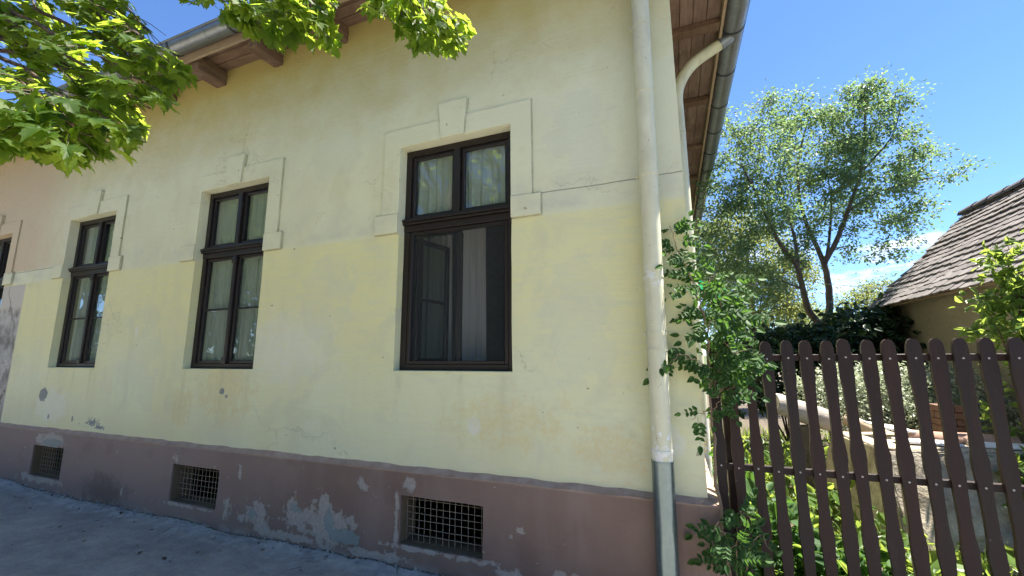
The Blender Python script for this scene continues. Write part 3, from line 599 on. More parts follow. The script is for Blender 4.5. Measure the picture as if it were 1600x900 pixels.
    MB().box(0.672, 0.70, -0.34, 10.2, 4.90, 5.04).build('fascia_board', 'fascia_wood', HOUSE, 0.004, seg=1)
    def gutter(p0, p1, out, r, nbr, off):
        """half-round gutter from p0 to p1; 'out' points away from the wall"""
        p0, p1, out = Vector(p0), Vector(p1), Vector(out); up = Vector((0, 0, 1)); ax = (p1 - p0).normalized()
        def ring(rr, a0=-10, a1=190, n=14): return [(-out * math.cos(math.radians(a0 + (a1 - a0) * k / n)) - up * math.sin(math.radians(a0 + (a1 - a0) * k / n))) * rr for k in range(n + 1)]
        def sweep(q0, q1, r0, r1, **kw):
            mb = MB(); a, b = ring(r0, **kw), ring(r1, **kw); n = len(a)
            for q in (q0, q1):
                for o in a: mb.v.append(tuple(q + o))
                for o in b: mb.v.append(tuple(q + o))
            for k in range(n - 1):
                mb.f += [(k, k + 1, 2 * n + k + 1, 2 * n + k), (n + k, 3 * n + k, 3 * n + k + 1, n + k + 1), (k, n + k, n + k + 1, k + 1), (2 * n + k, 2 * n + k + 1, 3 * n + k + 1, 3 * n + k)]
            mb.f += [(0, 2 * n, 3 * n, n), (n - 1, 2 * n - 1, 4 * n - 1, 3 * n - 1)]
            return mb
        L = (p1 - p0).length; G_ = None; s = 0.0; k = 0
        gm = sweep(p0, p1, r, r - 0.006)
        gm.tube([p0 + out * (r + 0.004) + up * 0.02, p1 + out * (r + 0.004) + up * 0.02], 0.011, 8)
        G_ = gm.build('gutter', 'zinc', HOUSE, smooth=True)
        for k in range(nbr):
            q = p0 + ax * (off + L * k / nbr)
            mb = sweep(q, q + ax * 0.028, r + 0.006, r + 0.001, a0=-18, a1=200)
            mb.build('bracket', 'zinc_dark', G_, smooth=True)
        s = off + 1.1
        while s < L:      # soldered joints
            q = p0 + ax * s; sweep(q, q + ax * 0.05, r + 0.0025, r + 0.0005).build('joint_sleeve', 'zinc', G_, smooth=True); s += 2.0
        return G_
    gutter((-14.2, -0.463, 5.055), (0.97, -0.463, 5.055), (0, -1, 0), 0.085, 16, 0.62)
    gutter((0.815, -0.36, 5.0), (0.815, 10.2, 5.0), (1, 0, 0), 0.107, 15, 0.35)

    # windows
    def surround(c, first):
        e = MB(); P = 0.019
        e.prism([(c - 0.73, 3.695), (c - 0.73, 2.872), (c - WHW - 0.002, 2.872), (c - WHW - 0.002, WZ1 + 0.002), (c + WHW + 0.002, WZ1 + 0.002), (c + WHW + 0.002, 2.872), (c + 0.73, 2.872), (c + 0.73, 3.695)], -P, 0.003)
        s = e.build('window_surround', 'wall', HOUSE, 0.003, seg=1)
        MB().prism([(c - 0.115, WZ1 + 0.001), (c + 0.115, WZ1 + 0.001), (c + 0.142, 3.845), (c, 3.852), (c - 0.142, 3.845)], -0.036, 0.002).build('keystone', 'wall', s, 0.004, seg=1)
        for d in (-1, 1):
            MB().box(*sorted((c + d * (WHW + 0.003), c + d * 0.802)), -0.028, 0.002, 2.688, 2.870).build('impost_block', 'wall', s, 0.004, seg=1)
    for i, c in enumerate(WIN_C): surround(c, i == 0)

    def window(c, kind):
        Y = 0.080
        root = link('window', None, HOUSE, (c, 0, 0))
        if kind == 'open': root['label'] = 'window with open inner casements behind a fly screen'
        if kind == 'dark': root['label'] = 'dark window at the pink end of the wall'
        fr = MB()
        fr.box(-WHW + 0.002, -0.485, Y, 0.20, WZ0 + 0.002, WZ1 - 0.002).box(0.485, WHW - 0.002, Y, 0.20, WZ0 + 0.002, WZ1 - 0.002)
        fr.box(-0.484, 0.484, Y + 0.001, 0.20, WZ1 - 0.062, WZ1 - 0.003).box(-0.484, 0.484, Y + 0.001, 0.20, WZ0 + 0.003, WZ0 + 0.055)
        fr.build('frame', 'window_wood', root, 0.005, seg=2)
        tr = MB().box(-0.54, 0.54, Y - 0.008, 0.19, 2.715, 2.775).box(-0.543, 0.543, Y - 0.032, 0.18, 2.776, 2.80).box(-0.543, 0.543, Y - 0.045, 0.18, 2.801, 2.825).box(-0.54, 0.54, Y - 0.015, 0.19, 2.826, 2.845)
        tr.build('transom', 'window_wood', root, 0.005, seg=2)
        MB().box(-0.030, 0.030, Y - 0.012, 0.19, 2.847, WZ1 - 0.064).build('mullion', 'window_wood', root, 0.007, seg=2)
        def sash(x0, x1, z0, z1, bars, y=Y + 0.018, wd=0.032, par=root):
            s = MB().box(x0, x0 + wd, y, y + 0.035, z0, z1).box(x1 - wd, x1, y, y + 0.035, z0, z1).box(x0 + wd, x1 - wd, y + 0.001, y + 0.034, z0, z0 + wd).box(x0 + wd, x1 - wd, y + 0.001, y + 0.034, z1 - wd, z1)
            for zb in bars: s.box(x0 + wd, x1 - wd, y + 0.004, y + 0.03, zb - 0.011, zb + 0.011)
            s.build('sash', 'window_wood', par, 0.004, seg=1)
            zs = [z0 + wd - 0.004] + [b for b in bars] + [z1 - wd + 0.004]
            for a, b in zip(zs[:-1], zs[1:]):
                tl = random.Random(int(c * 97 + a * 31 + x0 * 53)).uniform(-0.004, 0.004)
                xm0, xm1 = x0 + wd - 0.004, x1 - wd + 0.004; yy = y + 0.018
                pm = MB(); pm.v = [(xm0, yy - tl, a + 0.002), (xm1, yy + tl, a + 0.002), (xm1, yy + tl * 0.3, b - 0.002), (xm0, yy - tl, b - 0.002)]; pm.f = [(0, 1, 2, 3)]
                pm.build('pane', 'glass', par)
        sash(-0.483, -0.032, 2.847, WZ1 - 0.064, []); sash(0.032, 0.483, 2.847, WZ1 - 0.064, [])
        if kind in ('shut', 'dark'):
            MB().box(-0.024, 0.024, Y - 0.006, 0.125, WZ0 + 0.056, 2.713).build('mullion', 'window_wood', root, 0.009, seg=2)
            for z in (WZ0 + 0.09, 2.66): MB().box(-0.034, 0.034, Y - 0.018, 0.10, z - 0.035, z + 0.035).build('cover_strip_block', 'window_wood', root, 0.012, seg=2)
            sash(-0.483, -0.026, WZ0 + 0.056, 2.713, [2.12]); sash(0.026, 0.483, WZ0 + 0.056, 2.713, [2.12])
        else:
            s = MB().box(-0.483, -0.448, Y + 0.004, 0.12, WZ0 + 0.056, 2.713).box(0.448, 0.483, Y + 0.004, 0.12, WZ0 + 0.056, 2.713).box(-0.447, 0.447, Y + 0.005, 0.12, 2.68, 2.713).box(-0.447, 0.447, Y + 0.005, 0.12, WZ0 + 0.056, WZ0 + 0.085)
            s.build('screen_frame', 'window_wood', root, 0.004, seg=1)
            MB().quad((-0.45, 0.10, 1.55), (0.45, 0.10, 1.55), (0.45, 0.10, 2.69), (-0.45, 0.10, 2.69)).build('fly_screen', 'screen', root)
            # inner casements swung into the room
            def casement(hx, ang, sgn):
                Wd, z0, z1, wd = 0.45, WZ0 + 0.06, 2.70, 0.045
                T = Matrix.Translation((hx, 0.215, 0)) @ Matrix.Rotation(ang, 4, 'Z')
                mb = MB()
                X = lambda a, b: sorted((sgn * a, sgn * b))
                mb.box(*X(0, wd), 0, 0.035, z0, z1).box(*X(Wd - wd, Wd), 0, 0.035, z0, z1).box(*X(wd, Wd - wd), 0.001, 0.034, z0, z0 + wd).box(*X(wd, Wd - wd), 0.001, 0.034, z1 - wd, z1).box(*X(wd, Wd - wd), 0.004, 0.03, 2.10, 2.13)
                mb.v = [tuple(T @ Vector(q)) for q in mb.v]; mb.build('open_casement', 'window_wood', root, 0.004, seg=1)
                for a, b in ((z0 + wd, 2.10), (2.13, z1 - wd)):
                    pm = MB().quad((sgn * wd, 0.017, a), (sgn * (Wd - wd), 0.017, a), (sgn * (Wd - wd), 0.017, b), (sgn * wd, 0.017, b))
                    pm.v = [tuple(T @ Vector(q)) for q in pm.v]; pm.build('pane', 'glass', root)
            casement(-0.48, math.radians(78), 1); casement(0.48, math.radians(-80), -1)
            MB().box(-0.07, -0.02, 0.215, 0.25, WZ0 + 0.06, 2.70).box(-0.012, -0.01, 0.21, 0.22, 2.0, 2.2).build('inner_post', 'window_wood', root, 0.004, seg=1)
        MB().box(-WHW + 0.004, WHW - 0.004, -0.006, Y - 0.002, WZ0 - 0.012, WZ0 + 0.004).build('sill', 'wall', root, 0.003, seg=1)
    window(WIN_C[0], 'open'); window(WIN_C[1], 'shut'); window(WIN_C[2], 'shut'); window(WIN_C[3], 'dark')

    # cellar grilles: square wire netting set back in the plinth openings
    for a, b in VENTS:
        rnd = random.Random(int(a * 10)); mb = MB(); y = 0.045
        n = 13; m_ = 7
        for k in range(n + 1):
            x = a + (b - a) * k / n + rnd.uniform(-0.003, 0.003)
            mb.tube([(x, y, VZ0 - 0.01), (x + rnd.uniform(-0.004, 0.004), y + rnd.uniform(-.004, .006), (VZ0 + VZ1) / 2), (x, y, VZ1 + 0.01)], 0.0027, 5, False)
        for k in range(m_ + 1):
            z = VZ0 + (VZ1 - VZ0) * k / m_ + rnd.uniform(-0.003, 0.003)
            mb.tube([(a - 0.01, y - 0.004, z), ((a + b) / 2, y - 0.004 + rnd.uniform(-.004, .004), z + rnd.uniform(-0.008, 0.004)), (b + 0.01, y - 0.004, z)], 0.0027, 5, False)
        gr = mb.build('cellar_grille', 'wire_rust', HOUSE); gr['kind'] = 'stuff'

    # front rainwater pipe: painted cream above, bare steel shoe below
    px = lambda z: -0.108 + 0.05 * max(0.0, (z - 0.2)) / 4.1
    dp = link('downpipe', None, HOUSE)
    MB().tube([(px(z), -0.115, z) for z in (0.93, 1.5, 2.4, 3.3, 4.2, 5.0)], 0.062, 24, False).build('painted_pipe', 'cream', dp, smooth=True)
    MB().tube([(px(z), -0.115, z) for z in (-0.02, 0.3, 0.6, 0.945)], 0.0665, 24, False).build('steel_shoe', 'steel', dp, smooth=True)
    for z, hgt in ((2.10, 0.006), (1.62, 0.006), (3.45, 0.005), (0.99, 0.01)):
        MB().tube([(px(z), -0.115, z), (px(z), -0.115, z + hgt * 2)], 0.0655, 24, True).build('pipe_joint', 'cream', dp, smooth=True)
    for z in (2.82, 1.72, 3.98):
        mb = MB().tube([(px(z), -0.115, z), (px(z), -0.115, z + 0.022)], 0.066, 24, True)
        mb.box(px(z) - 0.085, px(z) - 0.06, -0.125, -0.105, z + 0.002, z + 0.02).box(px(z) - 0.006, px(z) + 0.006, -0.07, 0.03, z + 0.004, z + 0.016)
        mb.tube([(px(z) - 0.076, -0.135, z + 0.011), (px(z) - 0.076, -0.095, z + 0.011)], 0.007, 8)
        mb.build('pipe_clamp', 'cream', dp)
    # side pipe with swan neck up to the side gutter
    dp2 = link('downpipe', None, HOUSE)
    pts = [(0.225, 1.50, z) for z in (0.05, 1.0, 2.0, 3.0, 3.9, 4.32)]
    for k in range(1, 13):
        t = k / 12; a = t * math.radians(63)
        pts.append((0.225 + 0.52 * (1 - math.cos(a)), 1.50, 4.32 + 0.52 * math.sin(a)))
    lx, ly, lz = pts[-1]; pts.append((lx + 0.17, 1.50, lz + 0.087))
    MB().tube(pts, 0.06, 20, False).build('painted_pipe', 'cream', dp2, smooth=True)
    MB().tube([(lx + 0.165, 1.50, lz + 0.084), (0.775, 1.50, 4.93), (0.80, 1.50, 4.97)], 0.066, 20, False).build('outlet_spout', 'zinc', dp2, smooth=True)
    for z in (3.93, 2.6, 3.45): MB().tube([(0.225, 1.5, z), (0.225, 1.5, z + 0.012)], 0.0645, 20).build('pipe_joint', 'cream', dp2, smooth=True)
make_house()

# curtains hang inside the windows
def curtain(x0, x1, z0, z1, y, folds, label, amp=0.022, seed=1):
    rnd = random.Random(seed); n = int((x1 - x0) / 0.008); rows = 8; V = []; ph = [rnd.uniform(0, 6.28) for _ in range(4)]
    for j in range(rows + 1):
        t = j / rows; z = z0 + (z1 - z0) * t
        for i in range(n + 1):
            u = i / n; s = math.sin(u * folds * 6.28 + ph[0] + 0.5 * math.sin(u * folds * 2.3 + ph[1]) + 0.25 * t) + 0.35 * math.sin(u * folds * 15 + ph[2])
            V.append((x0 + (x1 - x0) * u + 0.01 * math.sin(u * 20 + t * 2 + ph[3]), y + amp * s * (0.6 + 0.4 * (1 - t)), z))
    idx = np.arange((n + 1) * (rows + 1)).reshape(rows + 1, n + 1)
    Fc = np.stack([idx[:-1, :-1], idx[:-1, 1:], idx[1:, 1:], idx[1:, :-1]], -1).reshape(-1, 4)
    return tag(link('curtain', np_mesh('curtain', np.array(V), Fc, 'curtain', True)), label, 'curtain', 'white curtains inside the windows')
c = WIN_C[0]
curtain(c - 0.14, c + 0.12, 1.3, 2.86, 0.44, 4, 'white curtain hanging in the open gap behind the fly screen', 0.03, 2)
curtain(c - 0.72, c - 0.36, 1.3, 2.84, 0.66, 5, 'white curtain seen through the left open casement of the screened window', 0.025, 12)
curtain(c - 0.50, c + 0.5, 2.86, 3.48, 0.165, 9, 'white net curtain behind the upper panes of the screened window', 0.014, 3)
curtain(WIN_C[1] - 0.535, WIN_C[1] - 0.02, 1.50, 3.48, 0.165, 4, 'thin white curtain in left half of the middle window, plain and flat', 0.010, 4)
curtain(WIN_C[1] + 0.0, WIN_C[1] + 0.535, 1.50, 3.48, 0.175, 7, 'folded white curtain in right half of the middle window', 0.020, 5)
curtain(WIN_C[2] - 0.535, WIN_C[2] + 0.535, 1.50, 3.48, 0.165, 9, 'white curtain across the window nearest the pink wall end', 0.012, 6)

# ------------------------------------------------------------------ picket fence
FY = 0.10
FENCE = thing('picket_fence', 'dark brown wooden picket fence with scalloped pickets beside the house corner', 'fence', loc=(0.3, FY, 0))
def picket_mesh(seed):
    rnd = random.Random(seed)
    prof = [(0.02, 0.0326), (0.09, 0.0335), (0.12, 0.0302), (0.24, 0.0256), (0.36, 0.0272), (0.46, 0.0302), (0.505, 0.0330), (0.53, 0.0360), (0.555, 0.0347), (0.575, 0.0360), (0.60, 0.0330), (0.64, 0.0284), (0.72, 0.0260), (0.82, 0.0281), (0.92, 0.0310), (0.965, 0.0339), (0.985, 0.0364), (1.008, 0.0347), (1.03, 0.0364),
            (1.055, 0.0326), (1.10, 0.0281), (1.19, 0.0258), (1.30, 0.0272), (1.39, 0.0302), (1.43, 0.0330), (1.45, 0.0360), (1.475, 0.0345), (1.495, 0.0360), (1.53, 0.0347), (1.57, 0.0339), (1.61, 0.0339), (1.64, 0.0320), (1.662, 0.0273), (1.676, 0.0188), (1.682, 0.0075)]
    R_ = [(w + rnd.uniform(-.0008, .0008), z) for z, w in prof]; L_ = [(-w + rnd.uniform(-.0008, .0008), z) for z, w in prof]
    mb = MB(); n = len(prof)
    for y in (-0.011, 0.011):
        for k in range(n): mb.v += [(L_[k][0], y, L_[k][1]), (R_[k][0], y, R_[k][1])]
    for k in range(n - 1):
        a = 2 * k; b = 2 * n + 2 * k
        mb.f += [(a, a + 1, a + 3, a + 2), (b + 1, b, b + 2, b + 3), (a, a + 2, b + 2, b), (a + 3, a + 1, b + 1, b + 3)]
    mb.f += [(0, 2 * n, 2 * n + 1, 1), (2 * n - 2, 2 * n - 1, 4 * n - 1, 4 * n - 2)]
    me = mb.mesh('picket'); me.materials.append(MAT['fence_wood']); return me
bolt = bmesh.new(); bmesh.ops.create_uvsphere(bolt, u_segments=8, v_segments=5, radius=0.0060)
bmesh.ops.scale(bolt, vec=(1, 0.6, 1), verts=bolt.verts); bolt_me = bpy.data.meshes.new('bolt'); bolt.to_mesh(bolt_me); bolt.free(); bolt_me.materials.append(MAT['bolt'])
PM = [picket_mesh(s) for s in range(4)]
rnd = random.Random(11); px0 = 0.560
for k in range(-3, 29):
    o = link('picket', PM[k % 4], FENCE, (px0 + 0.1045 * k - 0.3 + rnd.uniform(-.003, .003), -0.02 + rnd.uniform(-.002, .002), rnd.uniform(-.007, .005)))
    o.rotation_euler = (rnd.uniform(-.010, .010), rnd.uniform(-.006, .006), rnd.uniform(-.06, .06))
    for z in (1.572, 0.897): link('bolt', bolt_me, o, (0.0 + rnd.uniform(-.003, .003), -0.0125, z))
for z in (1.572, 0.892): MB().box(-0.07, 3.24, -0.007, 0.024, z - 0.020, z + 0.020).build('rail', 'fence_wood', FENCE, 0.003, seg=1)
for x in (0.02, 1.95, 3.15): MB().box(x - 0.035, x + 0.035, 0.026, 0.09, -0.1, 1.62).build('post', 'fence_wood', FENCE, 0.005, seg=1)
MB().box(0.875, 0.915, 0.028, 0.07, -0.1, 1.0).build('post', 'post_grey', FENCE, 0.004, seg=1)

# ------------------------------------------------------------------ trees
def grow(mb, start, end, r0, r1, seg, rnd, bend=0.12):
    p0, p1 = Vector(start), Vector(end); d = p1 - p0; n = max(3, int(d.length / 0.35)); pts = []
    off = Vector((rnd.uniform(-1, 1), rnd.uniform(-1, 1), rnd.uniform(-0.2, 1))) * d.length * bend
    for k in range(n + 1):
        t = k / n; pts.append(p0 + d * t + off * (4 * t * (1 - t)) * 0.5 + Vector((rnd.uniform(-1, 1), rnd.uniform(-1, 1), rnd.uniform(-1, 1))) * 0.02 * d.length * (0 < k < n))
    mb.tube(pts, [r0 + (r1 - r0) * k / n for k in range(n + 1)], seg, False); return pts
def tree(name, label, cat, limbs, lobes, n_clumps, per, lsize, leafmat, barkmat='bark', group=None, clump_r=0.35, seed=1, leaf=DIAMOND, up=0.25, hang=-0.3, twig_r=0.012, min_z=0.3):
    """limbs: [(points, r0, r1)]; lobes: [(centre, (rx, ry, rz), weight)]"""
    rnd = random.Random(seed); rng = np.random.default_rng(seed)
    base = Vector(limbs[0][0][0]); T_ = thing(name, label, cat, group, base)
    mb = MB(); nodes = []
    for pts, r0, r1 in limbs:
        n = len(pts); P = []
        for a, b in zip(pts[:-1], pts[1:]):
            for k in range(4): P.append(Vector(a).lerp(Vector(b), k / 4))
        P.append(Vector(pts[-1]))
        sm = [P[0]] + [(P[k - 1] + P[k] * 2 + P[k + 1]) / 4 + Vector((rnd.uniform(-1, 1), rnd.uniform(-1, 1), 0)) * r1 * 0.5 for k in range(1, len(P) - 1)] + [P[-1]]
        rr = [r0 + (r1 - r0) * k / (len(sm) - 1) for k in range(len(sm))]
        mb.tube(sm, rr, 9, False); nodes += [(q, r) for q, r in zip(sm, rr)][2:]
    NP = np.array([tuple(q) for q, r in nodes]); NR = [r for q, r in nodes]
    wts = np.array([l[2] for l in lobes], float); wts /= wts.sum()
    C_ = []
    tries = 0
    while len(C_) < n_clumps and tries < n_clumps * 40:
        tries += 1
        l = lobes[rng.choice(len(lobes), p=wts)]; u = rng.normal(size=3); u /= np.linalg.norm(u); u *= rng.uniform(0.25, 1) ** 0.45
        q = np.array(tuple(l[0])) + u * np.array(l[1])
        if q[2] > min_z: C_.append(q)
    C_ = np.array(C_); P, D = [], []
    order = np.argsort(np.min(np.linalg.norm(C_[:, None] - NP[None], axis=2), axis=1)) if len(C_) else []
    NPl = NP.tolist(); NRl = list(NR)
    for ci in order:
        q = C_[ci]; A = np.array(NPl); dd = np.linalg.norm(A - q, axis=1) + 0.25 * np.maximum(0, A[:, 2] - q[2]); k = int(np.argmin(dd))
        r0 = min(NRl[k] * 0.6, twig_r * 1.6); pts = grow(mb, A[k], q, max(r0, twig_r * 0.5), twig_r * 0.3, 5, rnd)
        for t in pts[1:]: NPl.append(tuple(t)); NRl.append(max(r0 * 0.6, twig_r * 0.4))
        m_ = int(per * rng.uniform(0.5, 1.4)); cr_ = clump_r * rng.uniform(0.6, 1.25)
        u = rng.normal(size=(m_, 3)) * np.array([0.55, 0.55, 0.42]) * cr_
        # a third of the leaves follow the twig
        t3 = m_ // 3; seg_i = rng.integers(len(pts) // 2, len(pts), t3)
        u[:t3] = np.array([tuple(pts[s] - Vector(q)) for s in seg_i]).reshape(-1, 3) + rng.normal(size=(t3, 3)) * 0.28 * cr_
        P.append(q + u); D.append(u + rng.normal(size=(m_, 3)) * cr_ * 0.5 + np.array([0, 0, hang * cr_]))
    P = np.vstack(P); D = np.vstack(D); keep = P[:, 2] > 0.05; P, D = P[keep], D[keep]
    Nn = rand_dirs(len(P), up * 4, rng); S = lsize * rng.uniform(0.6, 1.25, len(P))
    for arr in (P,): arr -= np.array(tuple(base))
    V, Fc = scatter(leaf, P, D, Nn, S)
    mb.v = [tuple(Vector(v) - base) for v in mb.v]
    mb.build('trunk', barkmat, T_, smooth=True)
    cr_o = link('crown', np_mesh('crown', V, Fc, leafmat), T_); cr_o['kind'] = 'stuff'
    return T_

def copy_tree(T_, loc, rz, label, sc=1.0):
    c_ = T_.copy(); COL.objects.link(c_); c_.location = loc; c_.rotation_euler.z = rz; c_.scale = (sc,) * 3; c_['label'] = label
    for ch in [o for o in bpy.data.objects if o.parent == T_]:
        d = ch.copy(); COL.objects.link(d); d.parent = c_
    return c_

def make_trees():
    A = lambda *q: tuple(at(*q))
    # the garden tree
    base = at(1290, 540, 8.0); g0 = (base.x + 0.02, base.y, -0.05)
    limbs = [([g0, A(1288, 590, 8.0), A(1286, 540, 8.0), A(1284, 512, 8.0)], 0.1224, 0.0864),
             ([A(1284, 512, 8.0), A(1262, 485, 7.9), A(1254, 452, 7.8), A(1246, 415, 7.7), A(1212, 372, 7.6), A(1190, 320, 7.5), A(1160, 260, 7.4)], 0.0684, 0.0144),
             ([A(1246, 415, 7.7), A(1244, 380, 7.8), A(1230, 330, 7.9), A(1215, 270, 8.0)], 0.0360, 0.0108),
             ([A(1284, 512, 8.0), A(1297, 488, 8.1), A(1294, 440, 8.1), A(1288, 410, 8.1), A(1268, 370, 8.3), A(1250, 320, 8.5), A(1245, 250, 8.6), A(1262, 190, 8.6)], 0.0720, 0.0144),
             ([A(1288, 410, 8.1), A(1306, 380, 8.0), A(1325, 330, 7.9), A(1345, 270, 7.8), A(1352, 190, 7.8), A(1350, 135, 7.8)], 0.0540, 0.0086),
             ([A(1290, 415, 8.1), A(1296, 370, 8.2), A(1300, 320, 8.4), A(1290, 250, 8.5)], 0.0324, 0.0086),
             ([A(1325, 330, 7.9), A(1370, 300, 7.7), A(1420, 285, 7.5), A(1470, 275, 7.4)], 0.0216, 0.0058),
             ([A(1345, 270, 7.8), A(1395, 215, 7.8), A(1410, 160, 7.8)], 0.0202, 0.0058),
             ([A(1254, 452, 7.8), A(1225, 440, 7.7), A(1180, 430, 7.6)], 0.0202, 0.0072)]
    L = []
    for px, py, t, r, w in ((1330, 200, 7.9, 0.62, 5), (1348, 150, 7.9, 0.36, 1.7), (1395, 160, 7.8, 0.28, 1.0), (1408, 140, 7.8, 0.14, 0.4), (1270, 230, 8.4, 0.75, 5), (1200, 230, 7.8, 0.70, 4.4), (1150, 250, 7.6, 0.65, 4), (1385, 250, 7.8, 0.65, 4.4), (1440, 250, 7.6, 0.42, 1.8), (1475, 268, 7.5, 0.26, 0.7), (1497, 266, 7.5, 0.10, 0.2),
                            (1330, 300, 8.0, 0.80, 6), (1260, 310, 8.2, 0.8, 5), (1400, 320, 7.8, 0.55, 3), (1190, 320, 7.7, 0.75, 5), (1140, 330, 7.6, 0.65, 4), (1350, 380, 8.0, 0.5, 1.6), (1400, 385, 7.9, 0.35, 0.9), (1125, 200, 7.5, 0.3, 0.7), (1190, 165, 7.9, 0.25, 0.5), (1235, 175, 8.2, 0.36, 1.1), (1300, 170, 8.2, 0.35, 1.0),
                            (1180, 395, 7.8, 0.6, 3.2), (1120, 400, 7.6, 0.55, 3.0), (1130, 455, 7.7, 0.4, 1.4), (1190, 455, 7.8, 0.4, 1.2), (1240, 390, 7.9, 0.45, 1.4), (1440, 330, 7.7, 0.30, 0.8), (1420, 210, 7.7, 0.25, 0.6), (1395, 420, 7.9, 0.25, 0.4)):
        L.append((at(px, py, t), (r, r * 1.1, r * 0.85), w))
    tree('garden_tree', 'tall airy green tree with forked dark trunk in the garden behind the fence', 'tree', limbs, L, 640, 68, 0.064, 'elm_leaf', clump_r=0.22, seed=4, twig_r=0.010, up=0.1)
    # paler tree further back on the left
    b = at(1175, 560, 12.5); b.z = -0.05
    limbs = [([tuple(b), A(1176, 500, 12.5), A(1172, 440, 12.5), A(1165, 380, 12.5)], 0.14, 0.03), ([A(1176, 500, 12.5), A(1215, 450, 12.3), A(1235, 400, 12.2)], 0.07, 0.02), ([A(1172, 450, 12.5), A(1130, 420, 12.6), A(1105, 380, 12.6)], 0.06, 0.02)]
    L = [(at(px, py, t), (r, r, r * 0.8), w) for px, py, t, r, w in ((1170, 400, 12.5, 1.3, 4), (1250, 500, 12.5, 0.8, 1.2), (1100, 350, 12.5, 0.8, 1.2), (1120, 420, 12.5, 0.9, 3), (1225, 430, 12.2, 0.9, 3), (1150, 360, 12.6, 0.9, 2), (1190, 480, 12.0, 1.1, 3), (1120, 480, 12.0, 0.9, 2), (1235, 470, 12, 0.7, 1.5))]
    tree('pale_tree', 'pale yellow-green tree just right of the house gutter, behind the climbing vine', 'tree', limbs, L, 420, 85, 0.075, 'pale_leaf', clump_r=0.42, seed=8, up=0.1)
    # far tree over the shed's left end
    b = at(1350, 560, 19); b.z = -0.05
    limbs = [([tuple(b), A(1352, 500, 19), A(1355, 455, 19)], 0.15, 0.04), ([A(1352, 500, 19), A(1385, 465, 19)], 0.06, 0.02)]
    L = [(at(px, py, 19), (r, r, r * 0.7), 1) for px, py, r in ((1340, 470, 0.9), (1380, 455, 0.8), (1310, 490, 0.9), (1410, 480, 0.9))]
    tree('distant_tree', 'small distant light green tree peeping over the left end of the tiled roof', 'tree', limbs, L, 130, 60, 0.11, 'pale_leaf', clump_r=0.5, seed=9)
    b = at(1250, 560, 24); b.z = -0.05
    limbs = [([tuple(b), A(1252, 520, 24), A(1255, 470, 24)], 0.18, 0.04), ([A(1252, 510, 24), A(1285, 475, 24)], 0.06, 0.02)]
    L = [(at(px, py, 24), (r * 1.3, r, r * 0.75), 1) for px, py, r in ((1240, 500, 1.2), (1290, 505, 1.1), (1200, 505, 1.3), (1140, 500, 1.4))]
    tree('distant_tree', 'far hazy green tree seen low between the forked trunk and the vine', 'tree', limbs, L, 150, 55, 0.13, 'elm_leaf', clump_r=0.6, seed=19)
make_trees()

